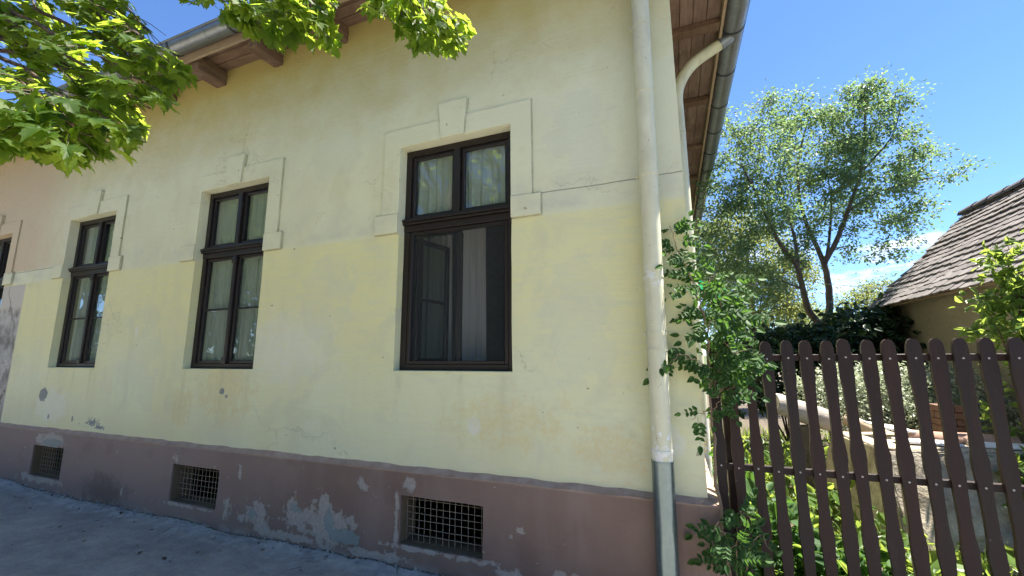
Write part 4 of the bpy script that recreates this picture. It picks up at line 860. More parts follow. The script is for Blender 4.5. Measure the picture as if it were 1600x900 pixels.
def shrub(name, label, foot, lobes, n, per, size, mat, seed, leaf=DIAMOND, clump_r=0.16, twig='twig', up=0.3, group=None, hang=-0.2, twig_r=0.006, stems=None):
    foot = Vector(foot); rnd = random.Random(seed)
    limbs = []
    for l in (stems or lobes)[:7]:
        c_ = Vector(l[0]); limbs.append(([tuple(foot), tuple(foot.lerp(c_, 0.5) + Vector((0, 0, 0.1))), tuple(c_)], twig_r * 3, twig_r))
    return tree(name, label, 'shrub', limbs, lobes, n, per, size, mat, twig, group, clump_r, seed, leaf, up, hang, twig_r, 0.05)
def make_shrubs():
    lob = lambda lst: [(at(px, py, t), (r, r, r * rz), w) for px, py, t, r, rz, w in lst]
    S = at(1340, 560, 7.0); shrub('dark_shrub', 'dark broad-leaved shrub right of the forked tree trunk, above the pickets', (S.x, S.y, 0), lob([(1340, 510, 7, .55, .6, 3), (1385, 505, 7.2, .4, .6, 2), (1310, 540, 7, .5, .7, 2), (1360, 560, 6.8, .6, .8, 3), (1300, 590, 6.8, .5, .8, 2), (1395, 560, 6.6, .4, .9, 2)]), 170, 26, 0.13, 'dark_leaf', 21, OVAL, 0.22)
    S = at(1220, 560, 7.4); shrub('dark_shrub', 'dark broad-leaved shrub left of the forked tree trunk, above the pickets', (S.x, S.y, 0), lob([(1225, 530, 7.4, .5, .5, 3), (1190, 545, 7.2, .5, .6, 2), (1260, 545, 7.4, .45, .6, 2), (1215, 590, 7.2, .7, .8, 3), (1170, 600, 7.0, .6, .8, 2)]), 130, 26, 0.13, 'dark_leaf', 22, OVAL, 0.22)
    S = at(1370, 650, 5.2); shrub('variegated_shrub', 'grey-green variegated shrub behind the left half of the concrete block', (S.x, S.y, 0), lob([(1300, 610, 5.3, .35, .9, 2), (1345, 605, 5.3, .42, .9, 3), (1390, 610, 5.2, .42, .9, 3), (1340, 650, 5.1, .4, 1, 2), (1395, 660, 5.0, .4, 1, 2), (1430, 625, 5.1, .40, .9, 3)]), 260, 60, 0.048, 'variegated_leaf', 23, DIAMOND, 0.14)
    S = at(1470, 640, 4.9); shrub('variegated_shrub', 'pale variegated shrub between the brick stump and the shed wall', (S.x, S.y, 0), lob([(1465, 610, 5.0, .36, .9, 3), (1490, 640, 4.8, .32, .8, 2), (1520, 625, 4.8, .28, .8, 1.4), (1460, 660, 4.8, .35, .8, 2)]), 170, 55, 0.050, 'variegated_leaf', 24, DIAMOND, 0.14)
    # bright shrub at the right edge
    S = at(1600, 560, 3.7); shrub('bright_shrub', 'bright glossy green shrub at the right edge in front of the tiled shed', (S.x + 0.1, S.y, 0), lob([(1580, 470, 3.7, .17, 1.3, 3), (1600, 500, 3.7, .22, 1.2, 3), (1572, 400, 3.7, .08, 1.6, 1.2), (1590, 430, 3.7, .15, 1.2, 1.6), (1560, 515, 3.6, .16, .8, 1.6), (1610, 560, 3.6, .25, 1.2, 3), (1640, 480, 3.7, .3, 1.5, 3), (1535, 470, 3.7, .05, .6, 0.4), (1590, 640, 3.6, .22, 1.3, 2)]), 115, 11, 0.078, 'bright_leaf', 25, OVAL, 0.10, hang=0.25, twig_r=0.005)
    S = at(1590, 800, 3.3); shrub('bright_shrub', 'low bright green seedling clump at the foot of the concrete block, far right', (S.x, S.y, 0), lob([(1590, 740, 3.3, .16, 1, 2), (1600, 790, 3.2, .16, 1, 2), (1500, 880, 3.2, .14, .5, 1.2), (1560, 890, 3.1, .12, .5, 1.2)]), 40, 10, 0.09, 'bright_leaf', 26, OVAL, 0.10, hang=0.2)
make_shrubs()

def make_ground_cover():
    rng = np.random.default_rng(31)
    # big-leaved ground cover behind the fence
    n = 1500; X = rng.uniform(0.3, 3.4, n); Y = 0.35 + rng.uniform(0, 1, n) ** 1.2 * 4.2
    keep = ~((X > 1.5) & (X < 2.95) & (Y > 1.6) & (Y < 2.7)); X, Y = X[keep], Y[keep]; n = len(X)
    P = np.stack([X, Y, rng.uniform(0.05, 0.40, n) * (1 - 0.5 * (X > 1.5))], 1)
    V, Fc = scatter(OVAL, P, rand_dirs(n, 0.2, rng), rand_dirs(n, 1.6, rng), rng.uniform(0.07, 0.19, n))
    tag(link('ground_cover', np_mesh('ground_cover', V, Fc, 'bright_leaf')), 'broad green leaves of ground cover plants on the garden floor', 'plants', kind='stuff')
    # tangled leaves close behind the fence at the house corner, in the shade
    n = 900; X = rng.uniform(0.24, 1.25, n); Y = rng.uniform(0.22, 0.9, n); Z = rng.uniform(0.0, 1.0, n) ** 1.3 * np.clip(1.2 - X, 0.25, 0.9)
    V, Fc = scatter(OVAL, np.stack([X, Y, Z + 0.03], 1), rand_dirs(n, -0.2, rng), rand_dirs(n, 1.0, rng), rng.uniform(0.06, 0.14, n))
    tag(link('undergrowth', np_mesh('undergrowth', V, Fc, 'vine_leaf')), 'dark leafy undergrowth close behind the left end of the fence', 'plants', kind='stuff')
    # grass tufts and dry stalks
    n = 6000; X = rng.uniform(0.3, 4.5, n); Y = rng.uniform(0.15, 7, n); P = np.stack([X, Y, np.full(n, -0.03)], 1)
    blade_ = (np.array([(0, .03, 0), (0, -.03, 0), (.6, .02, .02), (.6, -.02, .02), (1, 0, -.05)]), np.array([(0, 1, 3), (0, 3, 2), (2, 3, 4)]))
    D = rand_dirs(n, 2.2, rng); V, Fc = scatter(blade_, P, D, rand_dirs(n, 0, rng), rng.uniform(0.1, 0.34, n))
    tag(link('grass', np_mesh('grass', V, Fc, 'bright_leaf')), 'thin green grass growing behind the fence', 'grass', kind='stuff')
make_ground_cover()

# ------------------------------------------------------------------ garden things
def make_garden_things():
    # concrete block
    rnd = random.Random(41)
    bm = bmesh.new(); bmesh.ops.create_cube(bm, size=1); bmesh.ops.scale(bm, vec=(1.35, 0.85, 0.80), verts=bm.verts)
    
    for v in bm.verts:
        if v.co.z < 0: v.co.y *= 1.75; v.co.x *= 1.12
    bmesh.ops.bevel(bm, geom=list(bm.edges), offset=0.02, segments=1, affect='EDGES'); bmesh.ops.subdivide_edges(bm, edges=list(bm.edges), cuts=6, use_grid_fill=True)
    for v in bm.verts: v.co += Vector((rnd.uniform(-1, 1), rnd.uniform(-1, 1), rnd.uniform(-1, 1))) * 0.008
    me = bpy.data.meshes.new('concrete_block'); bm.to_mesh(me); bm.free(); me.materials.append(MAT['old_concrete'])
    o = link('concrete_block', me, None, (2.25, 2.15, 0.385)); tag(o, 'weathered tan concrete block standing behind the right half of the fence', 'block'); o.rotation_euler.z = 0.14
    def log(name, label, p0, p1, r, mat):
        p0, p1 = Vector(p0), Vector(p1); rnd = random.Random(int(r * 1000)); n = 8
        t = thing(name, label, 'log', loc=p0)
        mb = MB().tube([(p1 - p0) * (k / n) + Vector((rnd.uniform(-1, 1), rnd.uniform(-1, 1), rnd.uniform(-1, 1))) * r * 0.08 for k in range(n + 1)], [r * rnd.uniform(0.94, 1.06) for k in range(n + 1)], 14, True)
        mb.build('trunk', mat, t, smooth=True)
        d = (p1 - p0).normalized()
        MB().tube([(p1 - p0) + d * 0.001, (p1 - p0) + d * 0.006], r * 0.9, 14).build('cut_end', 'log_tan', t)
        return t
    log('log', 'thick grey-barked log lying behind the left pickets', at(1205, 628, 4.7), at(1300, 660, 4.6), 0.115, 'log_grey')
    MB()
    s = at(1255, 650, 4.7)
    st = MB().tube([(s.x, s.y, -0.05), (s.x + .02, s.y, 0.4), (s.x, s.y, s.z - 0.10)], [0.16, 0.14, 0.13], 14).build('tree_stump', 'bark', smooth=True); tag(st, 'dark upright stump carrying the thick grey log', 'stump')
    log('log', 'thinner tan log with its end resting on the concrete block', at(1320, 655, 4.85), at(1432, 700, 4.35), 0.066, 'log_tan')
    def slab_thing(name, label, cat, c_, sx, sy, sz, rz, rx, ry, mat):
        o = MB().box(-sx / 2, sx / 2, -sy / 2, sy / 2, -sz / 2, sz / 2).build(name, mat, bevel=0.006); o.location = c_; o.rotation_euler = (rx, ry, rz); return tag(o, label, cat)
    slab_thing('pale_board', 'pale board lying flat at the front edge of the concrete block', 'board', (2.08, 1.96, 0.807), 0.44, 0.18, 0.022, 0.12, 0.0, 0.03, 'pale_slab')
    slab_thing('pale_board', 'upper pale board tilted against the tan log end', 'board', (1.95, 2.30, 0.875), 0.34, 0.2, 0.02, 0.2, 0.10, 0.14, 'pale_slab')
    slab_thing('pale_board', 'thin grey board at the right end of the concrete block', 'board', (2.62, 2.0, 0.803), 0.40, 0.2, 0.018, -0.1, 0.02, -0.01, 'pale_slab')
    def roof_tile(label, c_, rz):
        mb = MB(); n = 8
        for y in (-0.2, 0.2):
            for k in range(n + 1):
                a = math.pi * k / n
                for r in (0.085, 0.068): mb.v.append((r * math.cos(a), y, r * math.sin(a) * 0.8))
        w = 2 * (n + 1)
        for k in range(n):
            a = 2 * k; mb.f += [(a, a + 2, w + a + 2, w + a), (a + 1, w + a + 1, w + a + 3, a + 3), (a, a + 1, a + 3, a + 2), (w + a, w + a + 2, w + a + 3, w + a + 1)]
        mb.f += [(0, w, w + 1, 1), (2 * n, 2 * n + 1, w + 2 * n + 1, w + 2 * n)]
        o = mb.build('ridge_tile', 'terracotta', smooth=True); o.location = c_; o.rotation_euler.z = rz; return tag(o, label, 'roof tile', 'old roof tiles on the concrete block')
    roof_tile('half-round clay tile lying behind the pale front board, left one', (2.28, 2.25, 0.792), 1.25)
    roof_tile('half-round clay tile lying behind the thin grey board, right one', (2.62, 2.25, 0.792), 1.5)
    # brick stump
    b = thing('brick_pillar', 'short weathered brick pillar standing between the shrubs and the concrete block', 'pillar', loc=(2.72, 2.95, 0))
    bm_ = MB().box(-0.12, 0.12, -0.058, 0.058, 0, 0.062).mesh('brick'); bm_.materials.append(MAT['brick'])
    for k in range(15):
        for s_ in (-1, 1):
            o = link('brick', bm_, b, ((0, s_ * 0.062, k * 0.070) if k % 2 else (s_ * 0.062, 0, k * 0.070))); o.rotation_euler.z = (0 if k % 2 else math.pi / 2) + rnd.uniform(-.03, .03)
    # green awning at the house side
    t = thing('green_awning', 'small green tarpaulin awning at the house side, half hidden by vine leaves', 'awning', loc=(0.16, 2.1, 0))
    mb = MB(); n = 8; V = []
    for i in range(n + 1):
        for j in range(n + 1):
            u, v = i / n, j / n
            V.append((0.01 + 0.44 * u, 0.0 + 0.9 * v, 2.50 - 0.20 * u - 0.05 * math.sin(v * 9) * u + 0.012 * math.sin(u * 7 + v * 5)))
    idx = np.arange((n + 1) ** 2).reshape(n + 1, n + 1); Fc = np.stack([idx[:-1, :-1], idx[1:, :-1], idx[1:, 1:], idx[:-1, 1:]], -1).reshape(-1, 4)
    link('sheet', np_mesh('sheet', np.array(V), Fc, 'tarp', True), t)
    MB().quad((0.452, 0, 2.30), (0.452, 0.9, 2.28), (0.46, 0.9, 2.20), (0.46, 0, 2.22)).quad((0.36, -0.003, 2.33), (0.45, -0.003, 2.30), (0.455, -0.006, 2.21), (0.40, -0.006, 2.25)).build('valance', 'tarp', t)
    MB().tube([(0.0, 0.02, 2.48), (0.46, 0.02, 2.275)], 0.016, 8).tube([(0.0, 0.88, 2.48), (0.46, 0.88, 2.275)], 0.014, 8).build('bar', 'zinc_dark', t)
    # washing lines
    for lab, a, b in (('pale washing line strung from tree to the tiled shed eave', at(1262, 440, 7.9), Vector((3.3, 3.6, 2.38))), ('lower washing line strung from tree trunk to shed corner', at(1280, 520, 7.9), Vector((3.4, 5.6, 2.28))), ('thin wire strung from house side to the forked tree', Vector((0.16, 4.0, 2.9)), at(1250, 452, 7.85))):
        pts = [a.lerp(b, k / 10) - Vector((0, 0, 0.05 * 4 * (k / 10) * (1 - k / 10))) for k in range(11)]
        tag(MB().tube(pts, 0.0042, 5).build('washing_line', 'line'), lab, 'washing line')
make_garden_things()

# ------------------------------------------------------------------ tiled shed
def make_shed():
    EX, EZ, RX, RZ, Y0, Y1 = 3.24, 2.36, 4.78, 3.95, 1.3, 6.0
    S = thing('garden_shed', 'low cream-walled shed with a steep weathered tile roof', 'shed', loc=(3.62, 1.5, 0))
    def L(mb): mb.v = [(x - 3.62, y - 1.5, z) for x, y, z in mb.v]; return mb
    w = MB().box(3.60, 5.96, 1.5, 5.85, -0.05, 2.52)
    w.v += [(3.60, 5.85, 2.52), (5.96, 5.85, 2.52), (4.78, 5.85, 3.75), (3.60, 1.5, 2.52), (5.96, 1.5, 2.52), (4.78, 1.5, 3.75)]
    w.f += [(8, 9, 10), (11, 13, 12)]
    L(w).build('wall', 'shed_plaster', S)
    L(MB().box(3.40, 3.598, 1.5, 5.86, 2.40, 2.46).box(3.36, 3.40, 1.4, 5.9, 2.34, 2.45)).build('eave_board', 'fascia_wood', S, 0.004, seg=1)
    # a plank post at the far wall end
    L(MB().box(3.50, 3.595, 5.70, 5.82, 0.0, 2.33)).build('corner_post', 'rafter_wood', S, 0.006)
    n_ = Vector((-(RZ - EZ), 0, RX - EX)).normalized(); up_ = Vector((RX - EX, 0, RZ - EZ)); Ls = up_.length; up_.normalize()
    b = MB(); o0 = -n_ * 0.02; o1 = -n_ * 0.05
    for q in (o0, o1):
        for (s, y) in ((0.03, Y0 + .03), (0.03, Y1 - .03), (Ls, Y1 - .03), (Ls, Y0 + .03)): b.v.append(tuple(Vector((EX, y, EZ)) + up_ * s + q))
    b.f = [(0, 1, 2, 3), (7, 6, 5, 4), (0, 4, 5, 1), (1, 5, 6, 2), (2, 6, 7, 3), (3, 7, 4, 0)]
    rf = L(b).build('roof', 'rafter_wood', S)
    # other slope
    L(MB().quad((RX, Y0, RZ), (RX, Y1, RZ), (2 * RX - EX, Y1, EZ), (2 * RX - EX, Y0, EZ))).build('roof_slope', 'tile', S)
    # plain tiles
    tw, ex = 0.185, 0.135; rows = int(Ls / ex) + 1; cols = int((Y1 - Y0) / tw)
    def tile_me(seed):
        rnd = random.Random(seed); mb = MB(); hw = tw / 2 - 0.003; ln = 0.26; th = 0.020
        out = [(-hw, 0.02), (-hw * 0.6, 0.004), (0, 0.0), (hw * 0.6, 0.004), (hw, 0.02), (hw, ln), (-hw, ln)]
        out = [(x + rnd.uniform(-.002, .002), s + rnd.uniform(-.004, .004)) for x, s in out]
        n = len(out)
        mb.v = [(s, x, 0) for x, s in out] + [(s, x, th) for x, s in out]     # local x up the slope, y along the eave, z off the roof
        mb.f = [tuple(range(n)), tuple(reversed(range(n, 2 * n)))] + [(k, n + k, n + (k + 1) % n, (k + 1) % n) for k in range(n)]
        me = mb.mesh('tile'); bmx = bmesh.new(); bmx.from_mesh(me); bmesh.ops.recalc_face_normals(bmx, faces=bmx.faces); bmx.to_mesh(me); bmx.free()
        me.materials.append(MAT['tile']); return me
    TM = [tile_me(s) for s in range(5)]; rnd = random.Random(77)
    Rm = Matrix((up_, Vector((0, 1, 0)), n_)).transposed()
    if Rm.determinant() < 0: Rm = Matrix((up_, Vector((0, -1, 0)), n_)).transposed()
    cnt = 0; extra = MB()
    for r in range(rows):
        sag = 0
        for k in range(cols + 1):
            y = Y1 - 0.02 - tw * (k + (0.5 if r % 2 else 0.0)) - tw / 2 + rnd.uniform(-.006, .006)
            if y < Y0: continue
            s = r * ex - 0.05 + rnd.uniform(-.012, .012) + 0.012 * math.sin(y * 2.1)
            p = Vector((EX, y, EZ)) + up_ * s + n_ * (0.004 + rnd.uniform(0, .006) - 0.02 * math.sin((s / Ls) * math.pi) + 0.008 * math.sin(y * 1.7 + r))
            M_ = Matrix.Translation(p - Vector((3.62, 1.5, 0))) @ Rm.to_4x4() @ Matrix.Rotation(rnd.uniform(-.025, .025), 4, 'Z') @ Matrix.Rotation(math.radians(7.5) + rnd.uniform(-.025, .025), 4, 'Y') @ Matrix.Rotation(rnd.uniform(-.03, .03), 4, 'X')
            if y > 2.0 and cnt < 298:
                o = link('tile', TM[rnd.randrange(5)], S); o.matrix_local = M_; cnt += 1
            else:
                me = TM[0]; i0 = len(extra.v); extra.v += [tuple(M_ @ v.co) for v in me.vertices]; extra.f += [tuple(i0 + q for q in f.vertices) for f in me.polygons]
    if extra.v: extra.build('near_tiles', 'tile', S)['kind'] = 'stuff'
    # ridge tiles
    y = Y1 - 0.02
    while y > Y0:
        mb = MB(); n = 8; y2 = y - 0.34
        for yy, r in ((y + .03, .105), (y2, .12)):
            for k in range(n + 1):
                a = math.pi * k / n; mb.v.append((RX + r * math.cos(a), yy, RZ - 0.06 + r * math.sin(a)))
        for k in range(n): mb.f.append((k, k + 1, n + 1 + k + 1, n + 1 + k))
        mb.f.append(tuple(range(n + 1))); mb.f.append(tuple(range(2 * n + 1, n, -1)))
        L(mb).build('ridge_tile', 'tile', S); y = y2
make_shed()

# ------------------------------------------------------------------ climbing vine at the house corner
def make_vine():
    rng = random.Random(61); VN = thing('climbing_vine', 'climbing vine with feathered dark green leaves at the house corner', 'vine', loc=(0.27, 0.02, 0))
    base = Vector((0.27, 0.02, 0))
    def leaf_mesh(seed, np_=4):
        r = random.Random(seed); V, T = [], []; off = 0
        lt = blade([(0.0, 0.0), (0.10, 0.20), (0.30, 0.33), (0.55, 0.31), (0.80, 0.17), (1.0, 0.0)], 0.12, 0.15)
        n = np_
        def add(p, ang, s, tilt):
            nonlocal off
            ca, sa = math.cos(ang), math.sin(ang)
            v = lt[0] * s; x = v[:, 0] * ca - v[:, 1] * sa + p[0]; y = v[:, 0] * sa + v[:, 1] * ca + p[1]; z = v[:, 2] + p[2] + tilt * (v[:, 0])
            V.append(np.stack([x, y, z], 1)); T.append(lt[1] + off); off += len(v)
        for k in range(n):
            u = 0.25 + 0.62 * k / n; z = -0.35 * u * u * 0.25
            for sd_ in (-1, 1): add((u * 0.25, 0, z), sd_ * math.radians(r.uniform(50, 72)), r.uniform(0.062, 0.085) * (1 - 0.12 * k), r.uniform(-0.25, 0.1))
        add((0.235, 0, -0.085), r.uniform(-.15, .15), r.uniform(0.075, 0.09), -0.35)
        # midrib
        mr = np.array([(0, .0015, 0), (0, -.0015, 0), (.12, .0013, -.018), (.12, -.0013, -.018), (.24, .001, -.086), (.24, -.001, -.086)]); V.append(mr); T.append(np.array([(0, 1, 3), (0, 3, 2), (2, 3, 5), (2, 5, 4)]) + off)
        return np_mesh('leaf', np.vstack(V), np.vstack(T), 'vine_leaf', True)
    LM = [leaf_mesh(s, 3 + s % 2) for s in range(6)]
    stems = MB(); cnt = [0]
    def leafat(p, dirn, s):
        d = Vector(dirn).normalized(); nrm = Vector((rng.uniform(-.5, .5), rng.uniform(-1.5, -0.8), rng.uniform(0.15, 0.8)))
        y = nrm.cross(d).normalized(); z = d.cross(y)
        M_ = Matrix((d, y, z)).transposed().to_4x4(); M_ = Matrix.Translation(p - base) @ M_ @ Matrix.Scale(s, 4)
        o = link('leaf', rng.choice(LM), VN); o.matrix_local = M_; cnt[0] += 1
    def stem(pts, r, every, s0=1.0, spread=1.0, left=0.0, skip=0):
        P = [Vector(p) for p in pts]; Q = []
        for a, b in zip(P[:-1], P[1:]):
            for k in range(5): Q.append(a.lerp(b, k / 5) + Vector((rng.uniform(-1, 1), rng.uniform(-1, 1), rng.uniform(-1, 1))) * 0.012)
        Q.append(P[-1]); n = len(Q)
        stems.tube([q - base for q in Q], [r * (1 - 0.7 * k / n) for k in range(n)], 6, False)
        d = 0; ln = 0
        for k in range(1, n):
            ln += (Q[k] - Q[k - 1]).length
            while ln > every:
                ln -= every; d += 1
                if d <= skip: continue
                tn = (Q[k] - Q[k - 1]).normalized()
                a = rng.uniform(0, 6.28); side = Vector((0.75 * math.cos(a) + left + 0.1, -0.18 + 0.25 * math.sin(a), rng.uniform(-0.55, 0.4)))
                leafat(Q[k] + Vector((rng.uniform(-.03, .03), rng.uniform(-.05, .05), rng.uniform(-.02, .02))), side * spread + tn * 0.35 + Vector((0, 0, -0.15)), s0 * rng.uniform(0.75, 1.15))
    W_ = lambda px, py, y: (lambda r: CAM + r * ((y - CAM.y) / r.y))(at(px, py, 1) - CAM)
    # main stems up the corner
    stem([(0.27, 0.02, 0.0), W_(1128, 840, -.08), W_(1118, 730, -.02), W_(1112, 620, 0.0), W_(1105, 540, -.03), W_(1095, 480, -.05)], 0.013, 0.06, 0.66, skip=24)
    stem([W_(1120, 620, .04), W_(1140, 580, .03), W_(1140, 520, .02), W_(1125, 470, 0)], 0.008, 0.030, 0.68)
    stem([W_(1112, 600, .0), W_(1135, 560, -.04), W_(1165, 545, -.05), W_(1190, 560, -.06)], 0.006, 0.029, 0.70)
    stem([W_(1105, 540, -.03), W_(1110, 500, -.05), W_(1135, 490, -.05), W_(1160, 500, -.04)], 0.006, 0.029, 0.70)
    stem([W_(1100, 500, -.04), W_(1088, 455, -.06), W_(1070, 415, -.07), W_(1055, 380, -.06), W_(1046, 352, -.06)], 0.007, 0.026, 0.6)
    stem([W_(1096, 470, -.05), W_(1108, 440, -.02), W_(1120, 425, 0)], 0.005, 0.03, 0.65)
    stem([W_(1108, 580, -.03), W_(1085, 560, -.09), W_(1060, 555, -.12), W_(1048, 570, -.12)], 0.004, 0.04, 0.7, left=-0.5)
    stem([W_(1112, 640, 0), W_(1095, 645, -.09), W_(1080, 655, -.11)], 0.003, 0.08, 0.65, left=-0.7)
    stem([W_(1115, 640, .02), W_(1125, 620, 0.0), W_(1150, 600, -.02)], 0.004, 0.034, 0.66)
    stem([W_(1115, 620, .05), W_(1130, 560, .06), W_(1150, 520, .07), W_(1165, 480, .08)], 0.005, 0.042, 0.64)
    stem([W_(1100, 480, -.02), W_(1120, 460, .02), W_(1135, 440, .06)], 0.004, 0.024, 0.65)
    stem([W_(1112, 600, .03), W_(1120, 560, .0), W_(1125, 530, -.02), W_(1150, 560, -.05)], 0.005, 0.04, 0.64)
    # tuft at the foot
    stem([(0.27, 0.02, 0.05), W_(1135, 840, -.12), W_(1122, 818, -.16), W_(1110, 835, -.18)], 0.005, 0.05, 0.62, left=-0.2, skip=4)
    stem([(0.28, 0.02, 0.05), W_(1150, 850, -.10), W_(1160, 800, -.12), W_(1185, 815, -.12)], 0.005, 0.05, 0.62, skip=5)
    stem([(0.30, 0.02, 0.05), W_(1165, 860, -.10), W_(1190, 835, -.10), W_(1205, 860, -.10)], 0.005, 0.06, 0.6, skip=5)
    stem([(0.26, 0.02, 0.05), W_(1135, 870, -.13), W_(1150, 850, -.16)], 0.004, 0.045, 0.66, skip=4)
    stems.build('stem', 'vine_stem', VN, smooth=True)
    return cnt[0]
NV = make_vine()

# ------------------------------------------------------------------ maple over the pavement, upper left
def make_maple():
    rng = random.Random(71); nr = np.random.default_rng(71)
    base = Vector((-4.7, -3.9, -0.05))
    M_ = thing('maple_tree', 'maple tree whose sunlit leafy branches hang into the upper left', 'tree', loc=base)
    A = at; mb = MB()
    P0 = Vector((-4.5, -3.75, 3.2)); P1 = Vector((-3.9, -3.1, 4.4))
    mb.tube([Vector((0, 0, 0)), Vector((0.02, 0.02, 1.2)), Vector((0.08, .08, 2.4)), P0 - base, Vector((-4.2, -3.9, 5.2)) - base, Vector((-4.4, -4.3, 7.2)) - base], [0.24, 0.19, 0.17, 0.15, 0.1, 0.05], 14, False)
    mb.tube([P0 - base, (P0.lerp(P1, .5) + Vector((0, 0, .1))) - base, P1 - base], [0.09, 0.07, 0.055], 10, False)
    twigs = [(P1, A(-120, -60, 2.7), A(60, 40, 2.35), A(180, 100, 2.15), A(262, 150, 2.05)), (P1, A(-140, 20, 2.5), A(40, 110, 2.2), A(140, 170, 2.0), A(205, 205, 1.95)),
             (P0, A(-160, 120, 2.5), A(20, 180, 2.1), A(100, 220, 1.95)), (P1, A(-60, -140, 2.8), A(100, -30, 2.5), A(200, 40, 2.3), A(268, 100, 2.2)),
             (P1, A(50, -220, 3.0), A(300, -80, 2.6), A(420, 5, 2.35), A(490, 40, 2.25)), (P1, A(160, -200, 2.9), A(330, -70, 2.6), A(370, 10, 2.4), A(400, 40, 2.35)),
             (P1, A(300, -240, 2.9), A(550, -90, 2.5), A(630, -10, 2.35), A(665, 20, 2.3)), (P1, A(500, -220, 3.0), A(640, -40, 2.7), A(690, 40, 2.6), A(715, 62, 2.55)),
             (P1, A(-100, -200, 2.9), A(60, -100, 2.7), A(160, -20, 2.6), A(215, 50, 2.5)), (P0, A(-120, 60, 2.8), A(30, 60, 2.6), A(120, 110, 2.5), A(170, 160, 2.45)),
             (P1, A(-60, -240, 3.0), A(40, -20, 2.9), A(80, 60, 2.8)), (P1, A(300, -260, 2.9), A(440, -100, 2.6), A(500, -10, 2.4), A(520, 30, 2.35)),
             (P0, A(-200, 100, 2.2), A(-40, 150, 1.95), A(40, 205, 1.85))]
    dense = []
    for tw in twigs:
        dense.append(tw)
        for rep in range(2):
            o_ = Vector((rng.uniform(-.22, .05), rng.uniform(-.18, .18), rng.uniform(-.03, .10)))
            dense.append((tw[0],) + tuple(Vector(q) + o_ * (0.5 + 0.25 * k) for k, q in enumerate(tw[1:])))
    twigs = dense
    def hangs(p, soft=True):
        v = p - CAM; z = v.dot(FWD)
        if z < .2: return True
        x = 800 + F_PX * v.dot(RIGHT) / z; y = 450 - F_PX * v.dot(UP) / z
        if y < -25: return (rng.random() < 0.55) if soft else True
        if x < 300 and y < 252 and x < (225 + 0.65 * y if y < 105 else 300 - (y - 105) * 0.85): return True
        if 285 < x < 520 and y < min(5 + (x - 285) * 0.4, 72): return True
        return 570 < x < 740 and y < (45 if x < 640 else 72)
    P, D = [], []
    for tw in twigs:
        Q = []
        for a, b in zip(tw[:-1], tw[1:]):
            for k in range(6): Q.append(Vector(a).lerp(Vector(b), k / 6))
        Q.append(Vector(tw[-1]))
        Q = [Q[0]] + [(Q[k - 1] + 2 * Q[k] + Q[k + 1]) / 4 + Vector((rng.uniform(-1, 1), rng.uniform(-1, 1), rng.uniform(-1, 1))) * 0.01 for k in range(1, len(Q) - 1)] + [Q[-1]]
        while len(Q) > 4 and not hangs(Q[-1], False): Q.pop()
        n = len(Q); mb.tube([q - base for q in Q], [0.022 * (1 - k / n) ** 1.3 + 0.0022 for k in range(n)], 6, False)
        for k in range(5, n):
            if rng.random() < 0.25 and k < n - 2: continue
            q = Q[k]; tn = (Q[k] - Q[k - 1]).normalized()
            for sgn in (-1, 1):
                sd_ = tn.cross(Vector((0, 0, 1))).normalized() * sgn
                e = q + (sd_ * rng.uniform(0.5, 1) + tn * rng.uniform(0.2, 1) + Vector((0, 0, rng.uniform(-0.5, 0.25)))) * rng.uniform(0.07, 0.20)
                if not hangs(e, False): continue
                mb.tube([q - base, q.lerp(e, .5) - base + Vector((0, 0, .01)), e - base], [0.0032, 0.0024, 0.0015], 4, False)
                for j in range(rng.choice((2, 3, 4))):
                    d = (e - q).normalized() + tn * 0.4 + Vector((rng.uniform(-.7, .7), rng.uniform(-.7, .7), rng.uniform(-.75, 0.1)))
                    d.normalize(); P.append(e + d * 0.04); D.append(d)
    # inner crown above and left of the picture
    vis = [(p, d) for p, d in zip(P, D) if hangs(p)]
    def inframe(p):
        v = p - CAM; z = v.dot(FWD)
        if z < .2: return False
        x = 800 + F_PX * v.dot(RIGHT) / z; y = 450 - F_PX * v.dot(UP) / z
        return -30 < x < 1630 and -30 < y < 930
    inn = [q for q in vis if inframe(q[0])]; outn = [q for q in vis if not inframe(q[0])]
    inn.sort(key=lambda q: (q[0] - CAM).length)
    LM = []
    for s in range(6):
        V, T = maple_blade(-0.10 + 0.09 * s, 0.15 + 0.16 * (s % 3)); V = V.copy(); r = np.random.default_rng(s); V[1:-4, :2] *= (1 + r.normal(0, 0.035, (len(V) - 5, 1)))
        LM.append(np_mesh('leaf', V, T, 'maple_leaf'))
    for p, d in inn[:300]:
        nrm = Vector((rng.uniform(-.5, .5), rng.uniform(-.5, .5), 1.0)); y = nrm.cross(d).normalized(); z = d.cross(y)
        m4 = Matrix.Translation(p - base) @ Matrix((d, y, z)).transposed().to_4x4() @ Matrix.Scale(rng.uniform(0.062, 0.112), 4)
        o = link('leaf', rng.choice(LM), M_); o.matrix_local = m4
    rest = inn[300:] + outn
    n_out = 700
    C_ = np.array([(-4.3, -4.3, 6.2)]) + nr.normal(size=(n_out, 3)) * np.array([1.1, 0.9, 0.9])
    RP = np.vstack([np.array([tuple(p) for p, d in rest]), C_]); RD = np.vstack([np.array([tuple(d) for p, d in rest]), rand_dirs(n_out, -0.5, nr)])
    ok = np.array([True] * len(rest) + [not inframe(Vector(q)) for q in C_]); RP, RD = RP[ok], RD[ok]
    V, Fc = scatter(maple_blade(), RP - np.array(tuple(base)), RD, rand_dirs(len(RP), 0, nr) * 0.5 + np.array((0, 0, 1.0)), nr.uniform(0.062, 0.11, len(RP)))
    link('crown', np_mesh('crown', V, Fc, 'maple_leaf'), M_)['kind'] = 'stuff'
    mb.build('trunk', 'twig', M_, smooth=True)
    return len(inn), len(outn)
print('MAPLE', make_maple(), 'VINE', NV)

